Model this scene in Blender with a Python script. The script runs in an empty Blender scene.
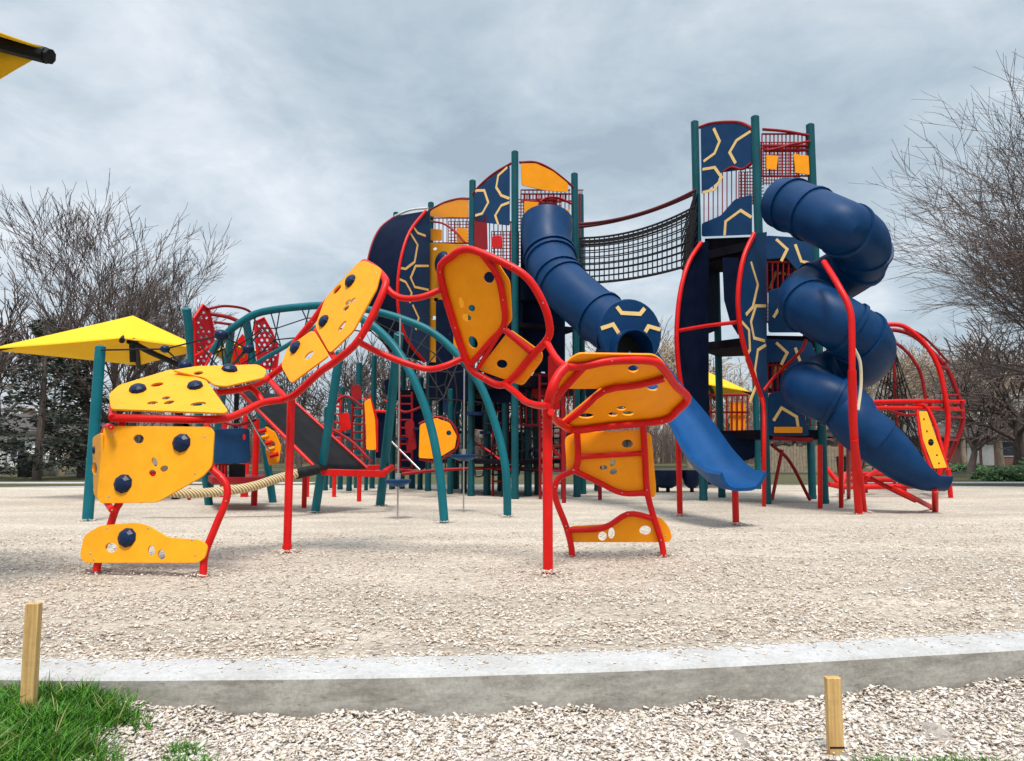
import bpy, math, random
import numpy as np
from mathutils import Vector as V, Matrix
from mathutils.geometry import delaunay_2d_cdt
random.seed(7); RNG = np.random.default_rng(11)
scn = bpy.context.scene
COL = scn.collection
PI = math.pi
# ------------------------------------------------------------------ camera
F = 760.0; CAM = V((0, 0, 1.2)); TH = math.atan(71.5/760)
cd = bpy.data.cameras.new('camera'); cam = bpy.data.objects.new('camera', cd); COL.objects.link(cam)
cam.location = CAM; cam.rotation_euler = (PI/2+TH, 0, 0)
cd.sensor_width = 36; cd.lens = 36*F/1024; cd.clip_end = 2000; cd.clip_start = 0.05
scn.camera = cam
CT, ST = math.cos(TH), math.sin(TH)
def ray(px, py):
    a = (px-512)/F; b = (380.5-py)/F
    return V((a, CT-b*ST, ST+b*CT))
def at(px, py, Y):
    d = ray(px, py); return CAM + d*(Y/d.y)
def gnd(px, py, z=0.0):
    d = ray(px, py); return CAM + d*((z-CAM.z)/d.z)
class Pl:                      # a plane in the scene, through three measured points
    def __init__(s, a, b, c):
        s.p = V(a); s.n = (V(b)-V(a)).cross(V(c)-V(a)).normalized()
        if s.n.dot(CAM-s.p) < 0: s.n = -s.n
    def __call__(s, px, py, off=0):
        d = ray(px, py); return CAM + d*((s.p-CAM).dot(s.n)/d.dot(s.n)) + s.n*off
def P3(a, b, c): return Pl(at(*a), at(*b), at(*c))
def VP(p, q): return Pl(p, q, V((p.x, p.y, p.z+1)))
# ------------------------------------------------------------------ materials
def newmat(name):
    m = bpy.data.materials.new(name); m.use_nodes = True
    nt = m.node_tree; b = nt.nodes['Principled BSDF']; return m, nt, b
def N(nt, t, **k):
    n = nt.nodes.new(t)
    for a, v in k.items():
        if a in n.inputs: n.inputs[a].default_value = v
        else: setattr(n, a, v)
    return n
def paint(name, col, rough=.4, var=.12, dirt=None, scale=3.0, bump=.0, metal=0, spec=.24, coat=0, bscale=60):
    m, nt, b = newmat(name); L = nt.links
    tc = N(nt, 'ShaderNodeTexCoord'); no = N(nt, 'ShaderNodeTexNoise', Scale=scale, Detail=6.0, Roughness=.6)
    L.new(tc.outputs['Object'], no.inputs['Vector'])
    rp = N(nt, 'ShaderNodeValToRGB'); e = rp.color_ramp.elements
    lo = [c*(1-var) for c in col]; hi = [min(1, c*(1+var)+.004) for c in col]
    e[0].position = .3; e[0].color = (*lo, 1); e[1].position = .7; e[1].color = (*hi, 1)
    L.new(no.outputs['Fac'], rp.inputs['Fac']); out = rp.outputs['Color']
    if dirt:
        n2 = N(nt, 'ShaderNodeTexNoise', Scale=scale*2.3, Detail=8.0, Roughness=.7); L.new(tc.outputs['Object'], n2.inputs['Vector'])
        r2 = N(nt, 'ShaderNodeValToRGB'); r2.color_ramp.elements[0].position = .55; r2.color_ramp.elements[1].position = .75
        r2.color_ramp.elements[1].color = (dirt[3],)*3+(1,)
        L.new(n2.outputs['Fac'], r2.inputs['Fac'])
        mx = N(nt, 'ShaderNodeMix', data_type='RGBA'); mx.inputs[7].default_value = (*dirt[:3], 1)
        L.new(r2.outputs['Color'], mx.inputs[0]); L.new(out, mx.inputs[6]); out = mx.outputs[2]
    L.new(out, b.inputs['Base Color'])
    mr = N(nt, 'ShaderNodeMapRange'); mr.inputs['To Min'].default_value = max(.05, rough-.1); mr.inputs['To Max'].default_value = rough+.15
    L.new(no.outputs['Fac'], mr.inputs['Value']); L.new(mr.outputs['Result'], b.inputs['Roughness'])
    b.inputs['Metallic'].default_value = metal; b.inputs['Specular IOR Level'].default_value = spec
    if coat: b.inputs['Coat Weight'].default_value = coat; b.inputs['Coat Roughness'].default_value = .2
    if bump:
        n3 = N(nt, 'ShaderNodeTexNoise', Scale=float(bscale), Detail=4.0); L.new(tc.outputs['Object'], n3.inputs['Vector'])
        bp = N(nt, 'ShaderNodeBump', Strength=bump, Distance=.01); L.new(n3.outputs['Fac'], bp.inputs['Height'])
        L.new(bp.outputs['Normal'], b.inputs['Normal'])
    return m
RED = paint('red_paint', (.62, .005, .004), .36, .10, (.34, .006, .005, .5), 4)
DRED = paint('dark_red_paint', (.26, .004, .008), .45, .15)
TEAL = paint('teal_paint', (.0008, .120, .155), .38, .12, (.002, .085, .10, .5), 2.5)
DTEAL = paint('green_teal_paint', (.0008, .072, .092), .42, .15, (.02, .04, .045, .5), 2)
YEL = paint('yellow_panel', (.88, .365, .008), .5, .07, (.70, .30, .03, .5), 6, bump=.08, bscale=220)
YEL_SHADE = paint('shaded_yellow_panel', (.96, .33, .001), .5, .05, (.66, .26, .02, .35), 5, bump=.08, bscale=220)  # the yellow panel again, its underside shade put into the colour
CANV = paint('yellow_canvas', (.86, .50, .014), .8, .05, None, 1.5, bump=.1)
NAVY = paint('navy_plastic', (.002, .014, .055), .35, .2, None, 8, bump=.15, bscale=40)
BLUE = paint('blue_plastic', (.0001, .031, .108), .42, .16, (.0004, .017, .048, .7), 2.2, bump=.06, bscale=26, spec=.17)
LBLUE = paint('bright_blue_plastic', (.0002, .056, .190), .42, .1, (.001, .04, .11, .6), 3, spec=.2)
PBLUE = paint('blue_panel', (.001, .036, .115), .5, .12, None, 3)
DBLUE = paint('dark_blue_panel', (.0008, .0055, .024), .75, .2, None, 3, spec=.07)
CREAM = paint('cream_inlay', (.86, .58, .22), .5, .06)
BLACK = paint('black_rubber', (.007, .008, .010), .6, .35, (.03, .03, .033, .5), 4, bump=.2, bscale=30)
DECK = paint('dark_deck', (.006, .005, .010), .8, .2, spec=.08)
ROPE = paint('black_rope', (.018, .017, .02), .8, .2, bump=.3, bscale=90)
DROPE = paint('dark_red_rope', (.12, .02, .025), .8, .2)
STEEL = paint('galvanised_steel', (.45, .45, .44), .35, .15, metal=.8)
HOSE = paint('cream_tube', (.62, .55, .40), .5, .1)
WHITE = paint('white_siding', (.62, .62, .60), .7, .08)
GLASS = paint('dark_window', (.03, .035, .045), .08, .2)
def ropey():
    m, nt, b = newmat('tan_rope'); L = nt.links
    tc = N(nt, 'ShaderNodeTexCoord'); w = N(nt, 'ShaderNodeTexWave', Scale=9.0, Distortion=1.2, Detail=1.0); w.bands_direction = 'DIAGONAL'
    L.new(tc.outputs['Object'], w.inputs['Vector'])
    r = N(nt, 'ShaderNodeValToRGB'); r.color_ramp.elements[0].color = (.30, .19, .08, 1); r.color_ramp.elements[1].color = (.72, .58, .34, 1)
    L.new(w.outputs['Fac'], r.inputs['Fac']); L.new(r.outputs['Color'], b.inputs['Base Color']); b.inputs['Roughness'].default_value = .8
    bp = N(nt, 'ShaderNodeBump', Strength=.6, Distance=.03); L.new(w.outputs['Fac'], bp.inputs['Height']); L.new(bp.outputs['Normal'], b.inputs['Normal'])
    return m
TROPE = ropey()
def bark(name, a, c):
    m, nt, b = newmat(name); L = nt.links
    tc = N(nt, 'ShaderNodeTexCoord'); mp = N(nt, 'ShaderNodeMapping'); mp.inputs['Scale'].default_value = (6, 6, 1.2)
    no = N(nt, 'ShaderNodeTexNoise', Scale=2.0, Detail=8.0, Roughness=.7)
    L.new(tc.outputs['Object'], mp.inputs['Vector']); L.new(mp.outputs['Vector'], no.inputs['Vector'])
    r = N(nt, 'ShaderNodeValToRGB'); r.color_ramp.elements[0].position = .35; r.color_ramp.elements[1].position = .65
    r.color_ramp.elements[0].color = (*a, 1); r.color_ramp.elements[1].color = (*c, 1)
    L.new(no.outputs['Fac'], r.inputs['Fac']); L.new(r.outputs['Color'], b.inputs['Base Color']); b.inputs['Roughness'].default_value = .9
    bp = N(nt, 'ShaderNodeBump', Strength=.7, Distance=.03); L.new(no.outputs['Fac'], bp.inputs['Height']); L.new(bp.outputs['Normal'], b.inputs['Normal'])
    return m
BARK = bark('grey_bark', (.06, .042, .038), (.15, .112, .10))
TAN = bark('tan_twigs', (.22, .165, .12), (.42, .33, .25))
def leafmat(name, a, c, seed=0):
    m, nt, b = newmat(name); L = nt.links
    g = N(nt, 'ShaderNodeNewGeometry'); r = N(nt, 'ShaderNodeValToRGB')
    r.color_ramp.elements[0].color = (*a, 1); r.color_ramp.elements[1].color = (*c, 1)
    L.new(g.outputs['Random Per Island'], r.inputs['Fac']); L.new(r.outputs['Color'], b.inputs['Base Color']); b.inputs['Roughness'].default_value = .65
    return m
NEEDLE = leafmat('dark_needles', (.012, .018, .012), (.05, .055, .035))
BUD = leafmat('tan_buds', (.22, .17, .10), (.48, .40, .26))
SHRUBM = leafmat('shrub_leaves', (.015, .05, .012), (.06, .14, .03))
GRASSM = leafmat('fresh_grass', (.008, .075, .002), (.095, .285, .008))
DEADG = leafmat('dry_grass', (.20, .17, .05), (.42, .40, .14))
def chipmat(name, cols):
    m, nt, b = newmat(name); L = nt.links
    g = N(nt, 'ShaderNodeNewGeometry'); r = N(nt, 'ShaderNodeValToRGB'); e = r.color_ramp.elements
    r.color_ramp.interpolation = 'CONSTANT' if False else 'LINEAR'
    e[0].color = (*cols[0][1], 1); e[0].position = cols[0][0]; e[1].color = (*cols[-1][1], 1); e[1].position = cols[-1][0]
    for p, c in cols[1:-1]:
        q = e.new(p); q.color = (*c, 1)
    L.new(g.outputs['Random Per Island'], r.inputs['Fac'])
    tc = N(nt, 'ShaderNodeTexCoord'); no = N(nt, 'ShaderNodeTexNoise', Scale=90.0, Detail=4.0); L.new(tc.outputs['Object'], no.inputs['Vector'])
    mx = N(nt, 'ShaderNodeMix', data_type='RGBA', blend_type='MULTIPLY'); mx.inputs[0].default_value = .5
    L.new(r.outputs['Color'], mx.inputs[6]); L.new(no.outputs['Fac'], mx.inputs[7])
    sc = N(nt, 'ShaderNodeMix', data_type='RGBA', blend_type='MULTIPLY'); sc.inputs[0].default_value = 1; sc.inputs[7].default_value = (1.35, 1.35, 1.35, 1)
    L.new(mx.outputs[2], sc.inputs[6]); L.new(sc.outputs[2], b.inputs['Base Color'])
    b.inputs['Roughness'].default_value = .8
    bp = N(nt, 'ShaderNodeBump', Strength=.3, Distance=.004); L.new(no.outputs['Fac'], bp.inputs['Height']); L.new(bp.outputs['Normal'], b.inputs['Normal'])
    return m
CHIP = chipmat('pale_wood_chips', [(0, (.22, .15, .10)), (.08, (.50, .39, .30)), (.35, (.68, .575, .48)), (.8, (.77, .68, .59)), (1, (.84, .79, .73))])
CHIPN = chipmat('pale_stone_chips', [(0, (.30, .23, .17)), (.08, (.54, .455, .375)), (.5, (.66, .57, .49)), (.8, (.75, .68, .61)), (1, (.84, .80, .76))])
def groundmat(name, dark, mid, light, sc=1.0, big=None):
    m, nt, b = newmat(name); L = nt.links
    tc = N(nt, 'ShaderNodeTexCoord'); vec = tc.outputs['Object']
    v = N(nt, 'ShaderNodeTexVoronoi', Scale=38.0*sc, Randomness=1.0); L.new(vec, v.inputs['Vector'])
    v2 = N(nt, 'ShaderNodeTexVoronoi', Scale=13.0*sc); L.new(vec, v2.inputs['Vector'])
    n1 = N(nt, 'ShaderNodeTexNoise', Scale=60.0*sc, Detail=8.0, Roughness=.8); L.new(vec, n1.inputs['Vector'])
    mp = N(nt, 'ShaderNodeMapping'); mp.inputs['Scale'].default_value = (.35, 1.0, 1); L.new(vec, mp.inputs['Vector'])
    n2 = N(nt, 'ShaderNodeTexNoise', Scale=.9, Detail=6.0, Roughness=.65); L.new(mp.outputs['Vector'], n2.inputs['Vector'])
    r = N(nt, 'ShaderNodeValToRGB'); e = r.color_ramp.elements
    e[0].position = .30; e[0].color = (*dark, 1); e[1].position = .72; e[1].color = (*light, 1); q = e.new(.45); q.color = (*mid, 1)
    L.new(n1.outputs['Fac'], r.inputs['Fac'])
    sp = N(nt, 'ShaderNodeSeparateColor'); L.new(v.outputs['Color'], sp.inputs['Color'])
    r3 = N(nt, 'ShaderNodeMapRange'); r3.inputs['To Min'].default_value = .62; r3.inputs['To Max'].default_value = 1.12; L.new(sp.outputs[0], r3.inputs['Value'])
    r4 = N(nt, 'ShaderNodeMapRange'); r4.inputs['From Min'].default_value = .3; r4.inputs['From Max'].default_value = .7
    r4.inputs['To Min'].default_value = .74; r4.inputs['To Max'].default_value = 1.12; L.new(n2.outputs['Fac'], r4.inputs['Value'])
    mm = N(nt, 'ShaderNodeMath', operation='MULTIPLY'); L.new(r3.outputs[0], mm.inputs[0]); L.new(r4.outputs[0], mm.inputs[1])
    vm = N(nt, 'ShaderNodeVectorMath', operation='SCALE'); L.new(r.outputs['Color'], vm.inputs[0]); L.new(mm.outputs[0], vm.inputs['Scale'])
    L.new(vm.outputs[0], b.inputs['Base Color']); b.inputs['Roughness'].default_value = .95; b.inputs['Specular IOR Level'].default_value = .2
    ad = N(nt, 'ShaderNodeMath', operation='ADD'); L.new(v.outputs['Distance'], ad.inputs[0]); L.new(n1.outputs['Fac'], ad.inputs[1])
    ad2 = N(nt, 'ShaderNodeMath', operation='ADD'); L.new(ad.outputs[0], ad2.inputs[0]); L.new(v2.outputs['Distance'], ad2.inputs[1])
    bp = N(nt, 'ShaderNodeBump', Strength=.8, Distance=.02); L.new(ad2.outputs[0], bp.inputs['Height']); L.new(bp.outputs['Normal'], b.inputs['Normal'])
    return m
MULCH = groundmat('wood_chip_surface', (.38, .295, .22), (.65, .555, .455), (.79, .70, .60))
DIRT = groundmat('chip_bed', (.26, .20, .16), (.54, .46, .40), (.72, .65, .59))
LAWN = groundmat('spring_lawn', (.05, .05, .022), (.10, .10, .045), (.17, .15, .085), .5)
ASPH = groundmat('asphalt', (.04, .04, .042), (.055, .055, .056), (.08, .08, .08))
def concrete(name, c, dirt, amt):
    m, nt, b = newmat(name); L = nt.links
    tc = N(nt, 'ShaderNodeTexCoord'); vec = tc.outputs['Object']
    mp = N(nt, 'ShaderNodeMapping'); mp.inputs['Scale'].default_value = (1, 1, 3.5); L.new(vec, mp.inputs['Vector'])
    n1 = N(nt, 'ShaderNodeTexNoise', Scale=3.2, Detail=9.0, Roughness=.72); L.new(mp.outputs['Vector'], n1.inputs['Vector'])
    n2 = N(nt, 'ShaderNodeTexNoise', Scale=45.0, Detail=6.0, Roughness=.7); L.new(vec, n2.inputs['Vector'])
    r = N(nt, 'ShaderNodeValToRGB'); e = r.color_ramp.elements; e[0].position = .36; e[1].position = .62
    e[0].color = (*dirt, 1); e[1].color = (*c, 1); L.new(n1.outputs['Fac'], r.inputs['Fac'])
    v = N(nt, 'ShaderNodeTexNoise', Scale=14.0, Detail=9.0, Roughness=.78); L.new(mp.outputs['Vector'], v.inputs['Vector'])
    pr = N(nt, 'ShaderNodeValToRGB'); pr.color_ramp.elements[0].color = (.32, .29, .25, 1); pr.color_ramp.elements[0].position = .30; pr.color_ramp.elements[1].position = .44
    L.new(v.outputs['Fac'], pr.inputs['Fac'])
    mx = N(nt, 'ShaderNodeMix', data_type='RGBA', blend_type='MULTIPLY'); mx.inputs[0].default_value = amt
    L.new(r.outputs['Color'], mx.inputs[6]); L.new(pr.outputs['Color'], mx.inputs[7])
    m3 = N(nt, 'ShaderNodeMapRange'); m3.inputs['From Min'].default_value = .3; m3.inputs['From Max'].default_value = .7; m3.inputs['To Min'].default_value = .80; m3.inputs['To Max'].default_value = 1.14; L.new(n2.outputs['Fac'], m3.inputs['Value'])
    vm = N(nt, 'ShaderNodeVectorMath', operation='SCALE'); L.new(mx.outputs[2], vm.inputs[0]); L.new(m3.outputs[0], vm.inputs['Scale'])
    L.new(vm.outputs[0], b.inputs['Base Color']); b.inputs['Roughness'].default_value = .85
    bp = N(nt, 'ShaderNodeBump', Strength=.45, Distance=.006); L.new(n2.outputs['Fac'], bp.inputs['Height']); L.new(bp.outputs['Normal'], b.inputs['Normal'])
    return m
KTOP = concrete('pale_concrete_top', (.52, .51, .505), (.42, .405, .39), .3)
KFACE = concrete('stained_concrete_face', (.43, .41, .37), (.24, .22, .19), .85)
def woodm():
    m, nt, b = newmat('pine_wood'); L = nt.links
    tc = N(nt, 'ShaderNodeTexCoord'); mp = N(nt, 'ShaderNodeMapping'); mp.inputs['Scale'].default_value = (60, 60, 2.2); L.new(tc.outputs['Object'], mp.inputs['Vector'])
    n1 = N(nt, 'ShaderNodeTexNoise', Scale=1.0, Detail=5.0, Roughness=.6, Distortion=.6); L.new(mp.outputs['Vector'], n1.inputs['Vector'])
    r = N(nt, 'ShaderNodeValToRGB'); e = r.color_ramp.elements; e[0].position = .32; e[1].position = .66
    e[0].color = (.42, .23, .075, 1); e[1].color = (.68, .44, .17, 1); L.new(n1.outputs['Fac'], r.inputs['Fac'])
    n2 = N(nt, 'ShaderNodeTexNoise', Scale=9.0, Detail=8.0, Roughness=.75); L.new(tc.outputs['Object'], n2.inputs['Vector'])
    r2 = N(nt, 'ShaderNodeValToRGB'); r2.color_ramp.elements[0].position = .5; r2.color_ramp.elements[1].position = .72; r2.color_ramp.elements[1].color = (.55, .55, .55, 1); L.new(n2.outputs['Fac'], r2.inputs['Fac'])
    mx = N(nt, 'ShaderNodeMix', data_type='RGBA'); mx.inputs[7].default_value = (.24, .15, .07, 1); L.new(r2.outputs['Color'], mx.inputs[0]); L.new(r.outputs['Color'], mx.inputs[6])
    L.new(mx.outputs[2], b.inputs['Base Color']); b.inputs['Roughness'].default_value = .7
    bp = N(nt, 'ShaderNodeBump', Strength=.5, Distance=.004); L.new(n1.outputs['Fac'], bp.inputs['Height']); L.new(bp.outputs['Normal'], b.inputs['Normal'])
    return m
WOOD = woodm()
def brickm():
    m, nt, b = newmat('red_brick'); L = nt.links
    tc = N(nt, 'ShaderNodeTexCoord'); mp = N(nt, 'ShaderNodeMapping'); mp.inputs['Rotation'].default_value = (PI/2, 0, 0); L.new(tc.outputs['Object'], mp.inputs['Vector'])
    k = N(nt, 'ShaderNodeTexBrick', Scale=4.0); k.inputs['Color1'].default_value = (.20, .07, .05, 1); k.inputs['Color2'].default_value = (.13, .05, .04, 1); k.inputs['Mortar'].default_value = (.3, .26, .22, 1)
    L.new(mp.outputs['Vector'], k.inputs['Vector']); L.new(k.outputs['Color'], b.inputs['Base Color']); b.inputs['Roughness'].default_value = .9
    return m
BRICK = brickm()
ROOF = paint('shingle_roof', (.085, .075, .07), .9, .3, None, 6, bump=.5, bscale=14)
FENCEW = paint('weathered_fence', (.30, .24, .17), .85, .3, None, 5)
# ------------------------------------------------------------------ mesh builder
class MB:
    def __init__(s): s.v = []; s.f = []; s.mi = []; s.m = 0
    def add(s, vs, fs):
        o = len(s.v); s.v += [tuple(v) for v in vs]; s.f += [tuple(i+o for i in f) for f in fs]; s.mi += [s.m]*len(fs)
    def tube(s, pts, r, n=12, caps=True, closed=False):
        pts = [V(p) for p in pts]; k = len(pts)
        rs = r if isinstance(r, (list, tuple)) else [r]*k
        ring = []; up = None
        for i, p in enumerate(pts):
            a = pts[i-1] if (i or closed) else p; b = pts[(i+1) % k] if (i < k-1 or closed) else p
            t = (b-a)
            if t.length < 1e-9: t = V((0, 0, 1))
            t.normalize()
            if up is None:
                up = V((0, 0, 1)) if abs(t.z) < .9 else V((1, 0, 0))
            up = (up - t*up.dot(t))
            if up.length < 1e-6: up = t.orthogonal()
            up.normalize(); w = t.cross(up)
            ring.append([p + (up*math.cos(2*PI*j/n)+w*math.sin(2*PI*j/n))*rs[i] for j in range(n)])
        vs = [q for rg in ring for q in rg]; fs = []
        for i in range(k if closed else k-1):
            i2 = (i+1) % k
            for j in range(n):
                fs.append((i*n+j, i*n+(j+1) % n, i2*n+(j+1) % n, i2*n+j))
        if caps and not closed:
            fs.append(tuple(range(n))[::-1]); fs.append(tuple((k-1)*n+j for j in range(n)))
        s.add(vs, fs); return s
    def seg(s, a, b, r, n=10): return s.tube([a, b], r, n)
    def ball(s, c, r, nrm=None, flat=1.0, nu=12, nv=8):
        c = V(c); nrm = V(nrm).normalized() if nrm else V((0, 0, 1)); u = nrm.orthogonal().normalized(); w = nrm.cross(u)
        vs = []; fs = []
        for i in range(nv+1):
            a = PI*i/nv
            for j in range(nu):
                b = 2*PI*j/nu; vs.append(c + nrm*(math.cos(a)*r*flat) + (u*math.cos(b)+w*math.sin(b))*(math.sin(a)*r))
        for i in range(nv):
            for j in range(nu): fs.append((i*nu+j, (i+1)*nu+j, (i+1)*nu+(j+1) % nu, i*nu+(j+1) % nu))
        s.add(vs, fs); return s
    def box(s, lo, hi):
        x0, y0, z0 = lo; x1, y1, z1 = hi
        s.add([(x0,y0,z0),(x1,y0,z0),(x1,y1,z0),(x0,y1,z0),(x0,y0,z1),(x1,y0,z1),(x1,y1,z1),(x0,y1,z1)],
              [(0,3,2,1),(4,5,6,7),(0,1,5,4),(1,2,6,5),(2,3,7,6),(3,0,4,7)]); return s
    def obox(s, a, b, w, h, up=V((0, 0, 1))):      # a beam of section w x h
        a = V(a); b = V(b); t = (b-a).normalized(); x = t.cross(up).normalized()*(w/2); y = x.cross(t).normalized()*(h/2)
        vs = [a-x-y, a+x-y, a+x+y, a-x+y, b-x-y, b+x-y, b+x+y, b-x+y]
        s.add(vs, [(0,3,2,1),(4,5,6,7),(0,1,5,4),(1,2,6,5),(2,3,7,6),(3,0,4,7)]); return s
    def plate(s, outer, holes, n, th):             # a flat plate with real holes; outer on the back, +n*th the front
        loops = [[V(p) for p in outer]]+[[V(p) for p in h] for h in holes]
        flat = [p for l in loops for p in l]; k = len(flat); e1 = n.orthogonal().normalized(); e2 = n.cross(e1); o0 = flat[0]
        q2 = [((p-o0).dot(e1), (p-o0).dot(e2)) for p in flat]; ed = []; L2 = []; o = 0
        for l in loops:
            m = len(l); ed += [(o+i, o+(i+1) % m) for i in range(m)]; L2.append(q2[o:o+m]); o += m
        def ins(x, y, lp):
            ok = False; m = len(lp)
            for i in range(m):
                (ax, ay), (bx, by) = lp[i], lp[(i+1) % m]
                if (ay > y) != (by > y) and x < (bx-ax)*(y-ay)/(by-ay)+ax: ok = not ok
            return ok
        rv, re_, rf, ov, oe, of = delaunay_2d_cdt([V((*p,)).to_2d() if False else __import__('mathutils').Vector(p) for p in q2], ed, [], 0, 1e-7)
        mp_ = [(w[0] if w else -1) for w in ov]; vs = flat+[p+n*th for p in flat]; fs = []
        for t in rf:
            x = sum(rv[i][0] for i in t)/3; y = sum(rv[i][1] for i in t)/3
            if not ins(x, y, L2[0]) or any(ins(x, y, h) for h in L2[1:]): continue
            t = [mp_[i] for i in t]
            if min(t) < 0: continue
            a, b, c = [flat[i] for i in t]
            if (b-a).cross(c-a).dot(n) < 0: t = [t[0], t[2], t[1]]
            fs.append((t[0], t[2], t[1])); fs.append(tuple(i+k for i in t))
        o = 0
        for l in loops:
            m = len(l)
            for i in range(m):
                j = (i+1) % m; fs.append((o+i, o+j, o+j+k, o+i+k))
            o += m
        s.add(vs, fs); return s
    def ribbon(s, pts, n, w, th):                  # a flat raised strip along a polyline
        k = len(pts); A = []; B = []
        for i, p in enumerate(pts):
            d1 = (pts[i]-pts[i-1]).normalized() if i else (pts[1]-pts[0]).normalized(); d2 = (pts[i+1]-p).normalized() if i < k-1 else d1
            m = (n.cross(d1)+n.cross(d2)).normalized(); q = w/2/max(.5, m.dot(n.cross(d1))); A.append(p-m*q); B.append(p+m*q)
        vs = []
        for x, y in zip(A, B): vs += [x-n*th, x+n*th, y+n*th, y-n*th]
        fs = [(i*4+j, i*4+(j+1) % 4, i*4+4+(j+1) % 4, i*4+4+j) for i in range(k-1) for j in range(4)]+[(0,1,2,3), (k*4-1,k*4-2,k*4-3,k*4-4)]
        s.add(vs, fs); return s
    def prism(s, pts, z0, z1):
        s.plate([V((p[0], p[1], z0)) for p in pts], [], V((0, 0, 1)), z1-z0); return s
    def build(s, name, mats, parent=None, sharp=35, bevel=0, fix=True):
        off = V((0, 0, 0)); p = parent
        while p is not None: off += p.location; p = p.parent
        me = bpy.data.meshes.new(name)
        me.from_pydata([tuple(V(v)-off) for v in s.v], [], s.f)
        if not isinstance(mats, (list, tuple)): mats = [mats]
        for m in mats: me.materials.append(m)
        if len(mats) > 1: me.polygons.foreach_set('material_index', s.mi)
        if fix:
            import bmesh
            bm = bmesh.new(); bm.from_mesh(me); bmesh.ops.recalc_face_normals(bm, faces=bm.faces); bm.to_mesh(me); bm.free()
        me.polygons.foreach_set('use_smooth', [True]*len(me.polygons))
        me.set_sharp_from_angle(angle=math.radians(sharp)); me.update()
        o = bpy.data.objects.new(name, me); COL.objects.link(o)
        if parent: o.parent = parent
        if bevel:
            b = o.modifiers.new('edge', 'BEVEL'); b.width = bevel; b.segments = 2; b.limit_method = 'ANGLE'; b.angle_limit = math.radians(50)
        return o
def thing(name, loc, label, cat, group=None):
    o = bpy.data.objects.new(name, None); o.empty_display_size = .2; COL.objects.link(o); o.location = V(loc)
    o['label'] = label; o['category'] = cat
    if group: o['group'] = group
    return o
def tag(o, label=None, cat=None, group=None, kind=None):
    if label: o['label'] = label
    if cat: o['category'] = cat
    if group: o['group'] = group
    if kind: o['kind'] = kind
    return o
def smooth(pts, n=6, closed=False):                # Catmull-Rom through points of any dimension
    P = [V(p) for p in pts]; k = len(P); out = []
    for i in range(k if closed else k-1):
        p0 = P[i-1] if (i or closed) else P[0]*2-P[1]
        p1, p2 = P[i], P[(i+1) % k]
        p3 = P[(i+2) % k] if (i+2 < k or closed) else P[-1]*2-P[-2]
        for j in range(n):
            t = j/n
            out.append(.5*((2*p1)+(p2-p0)*t+(2*p0-5*p1+4*p2-p3)*t*t+(3*p1-p0-3*p2+p3)*t**3))
    if not closed: out.append(P[-1])
    return out
def rounded(pts, r=4, n=3):                        # round the corners of a 2-D outline
    out = []; k = len(pts)
    for i in range(k):
        a, b, c = [V((*pts[j % k][:2], 0)) for j in (i-1, i, i+1)]
        u = (a-b); w = (c-b); d = min(r, u.length*.4, w.length*.4)
        p = b+u.normalized()*d; q = b+w.normalized()*d
        for j in range(n+1):
            t = j/n; x = p*(1-t)**2+b*2*t*(1-t)+q*t*t; out.append((x.x, x.y))
    return out
def ell(cx, cy, rx, ry, rot=0, n=14):
    a = math.radians(rot)
    return [(cx+rx*math.cos(2*PI*i/n)*math.cos(a)-ry*math.sin(2*PI*i/n)*math.sin(a),
             cy+rx*math.cos(2*PI*i/n)*math.sin(a)+ry*math.sin(2*PI*i/n)*math.cos(a)) for i in range(n)]
def panel(root, pl, out, mat, holes=(), off=.04, th=.022, name='climbing_panel', rr=4, inlay=(), bev=.006, ir=.034, bolts=None):
    mb = MB(); mb.plate([pl(*p, off) for p in rounded(out, rr)], [[pl(*p, off) for p in ell(*h)] for h in holes], pl.n, th)
    mats = [mat]
    if bolts is None: bolts = name == 'climbing_panel' and len(holes) > 0
    if bolts:
        mb.m = 1; mats.append(STEEL); cx_ = sum(p[0] for p in out)/len(out); cy_ = sum(p[1] for p in out)/len(out)
        for i in range(0, len(out), 2 if len(out) > 6 else 1):
            q = (out[i][0]*.84+cx_*.16, out[i][1]*.84+cy_*.16)
            for o_ in (off+th, off): mb.ball(pl(*q, o_), .011, pl.n, .45, 8, 4)
    if inlay:
        mb.m = 1; mats.append(CREAM)
        for l in inlay: mb.ribbon([pl(*p, off+th) for p in l], pl.n, ir*2.1, .006)
    return mb.build(name, mats, root, bevel=bev)
def ptube(root, pl, pts, r, mat=None, name='frame', off=0, sm=5, n=12, closed=False):
    p = [pl(*q, off) for q in pts]
    if sm: p = smooth(p, sm, closed)
    mb = MB().tube(p, r, n, closed=closed); mt = mat or RED
    if root.get('category') == 'climber' and r >= .03 and off == 0:
        mb.m = 1; mt = [mt, STEEL]
        for q in pts[::2]:
            c_ = pl(*q, off); mb.ball(c_+(CAM-c_).normalized()*r*.93, .0085, CAM-c_, .7, 8, 4)
    return mb.build(name, mt, root)
def wtube(root, pts, r, mat=None, name='frame', sm=5, n=12):
    p = [at(*q) if not isinstance(q, V) else q for q in pts]
    if sm: p = smooth(p, sm)
    return MB().tube(p, r, n).build(name, mat or RED, root)
def post(root, base, h, r, mat, name='post', lean=(0, 0)):
    b = V((base.x, base.y, -.15)); t = V((base.x+lean[0], base.y+lean[1], h))
    mb = MB(); mb.tube([b, t, t+V((0, 0, .03))], [r, r, r*.6], 16)
    mb.tube([V((base.x, base.y, .02)), V((base.x, base.y, .10))], r+.008, 16)
    return mb.build(name, mat, root)
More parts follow.
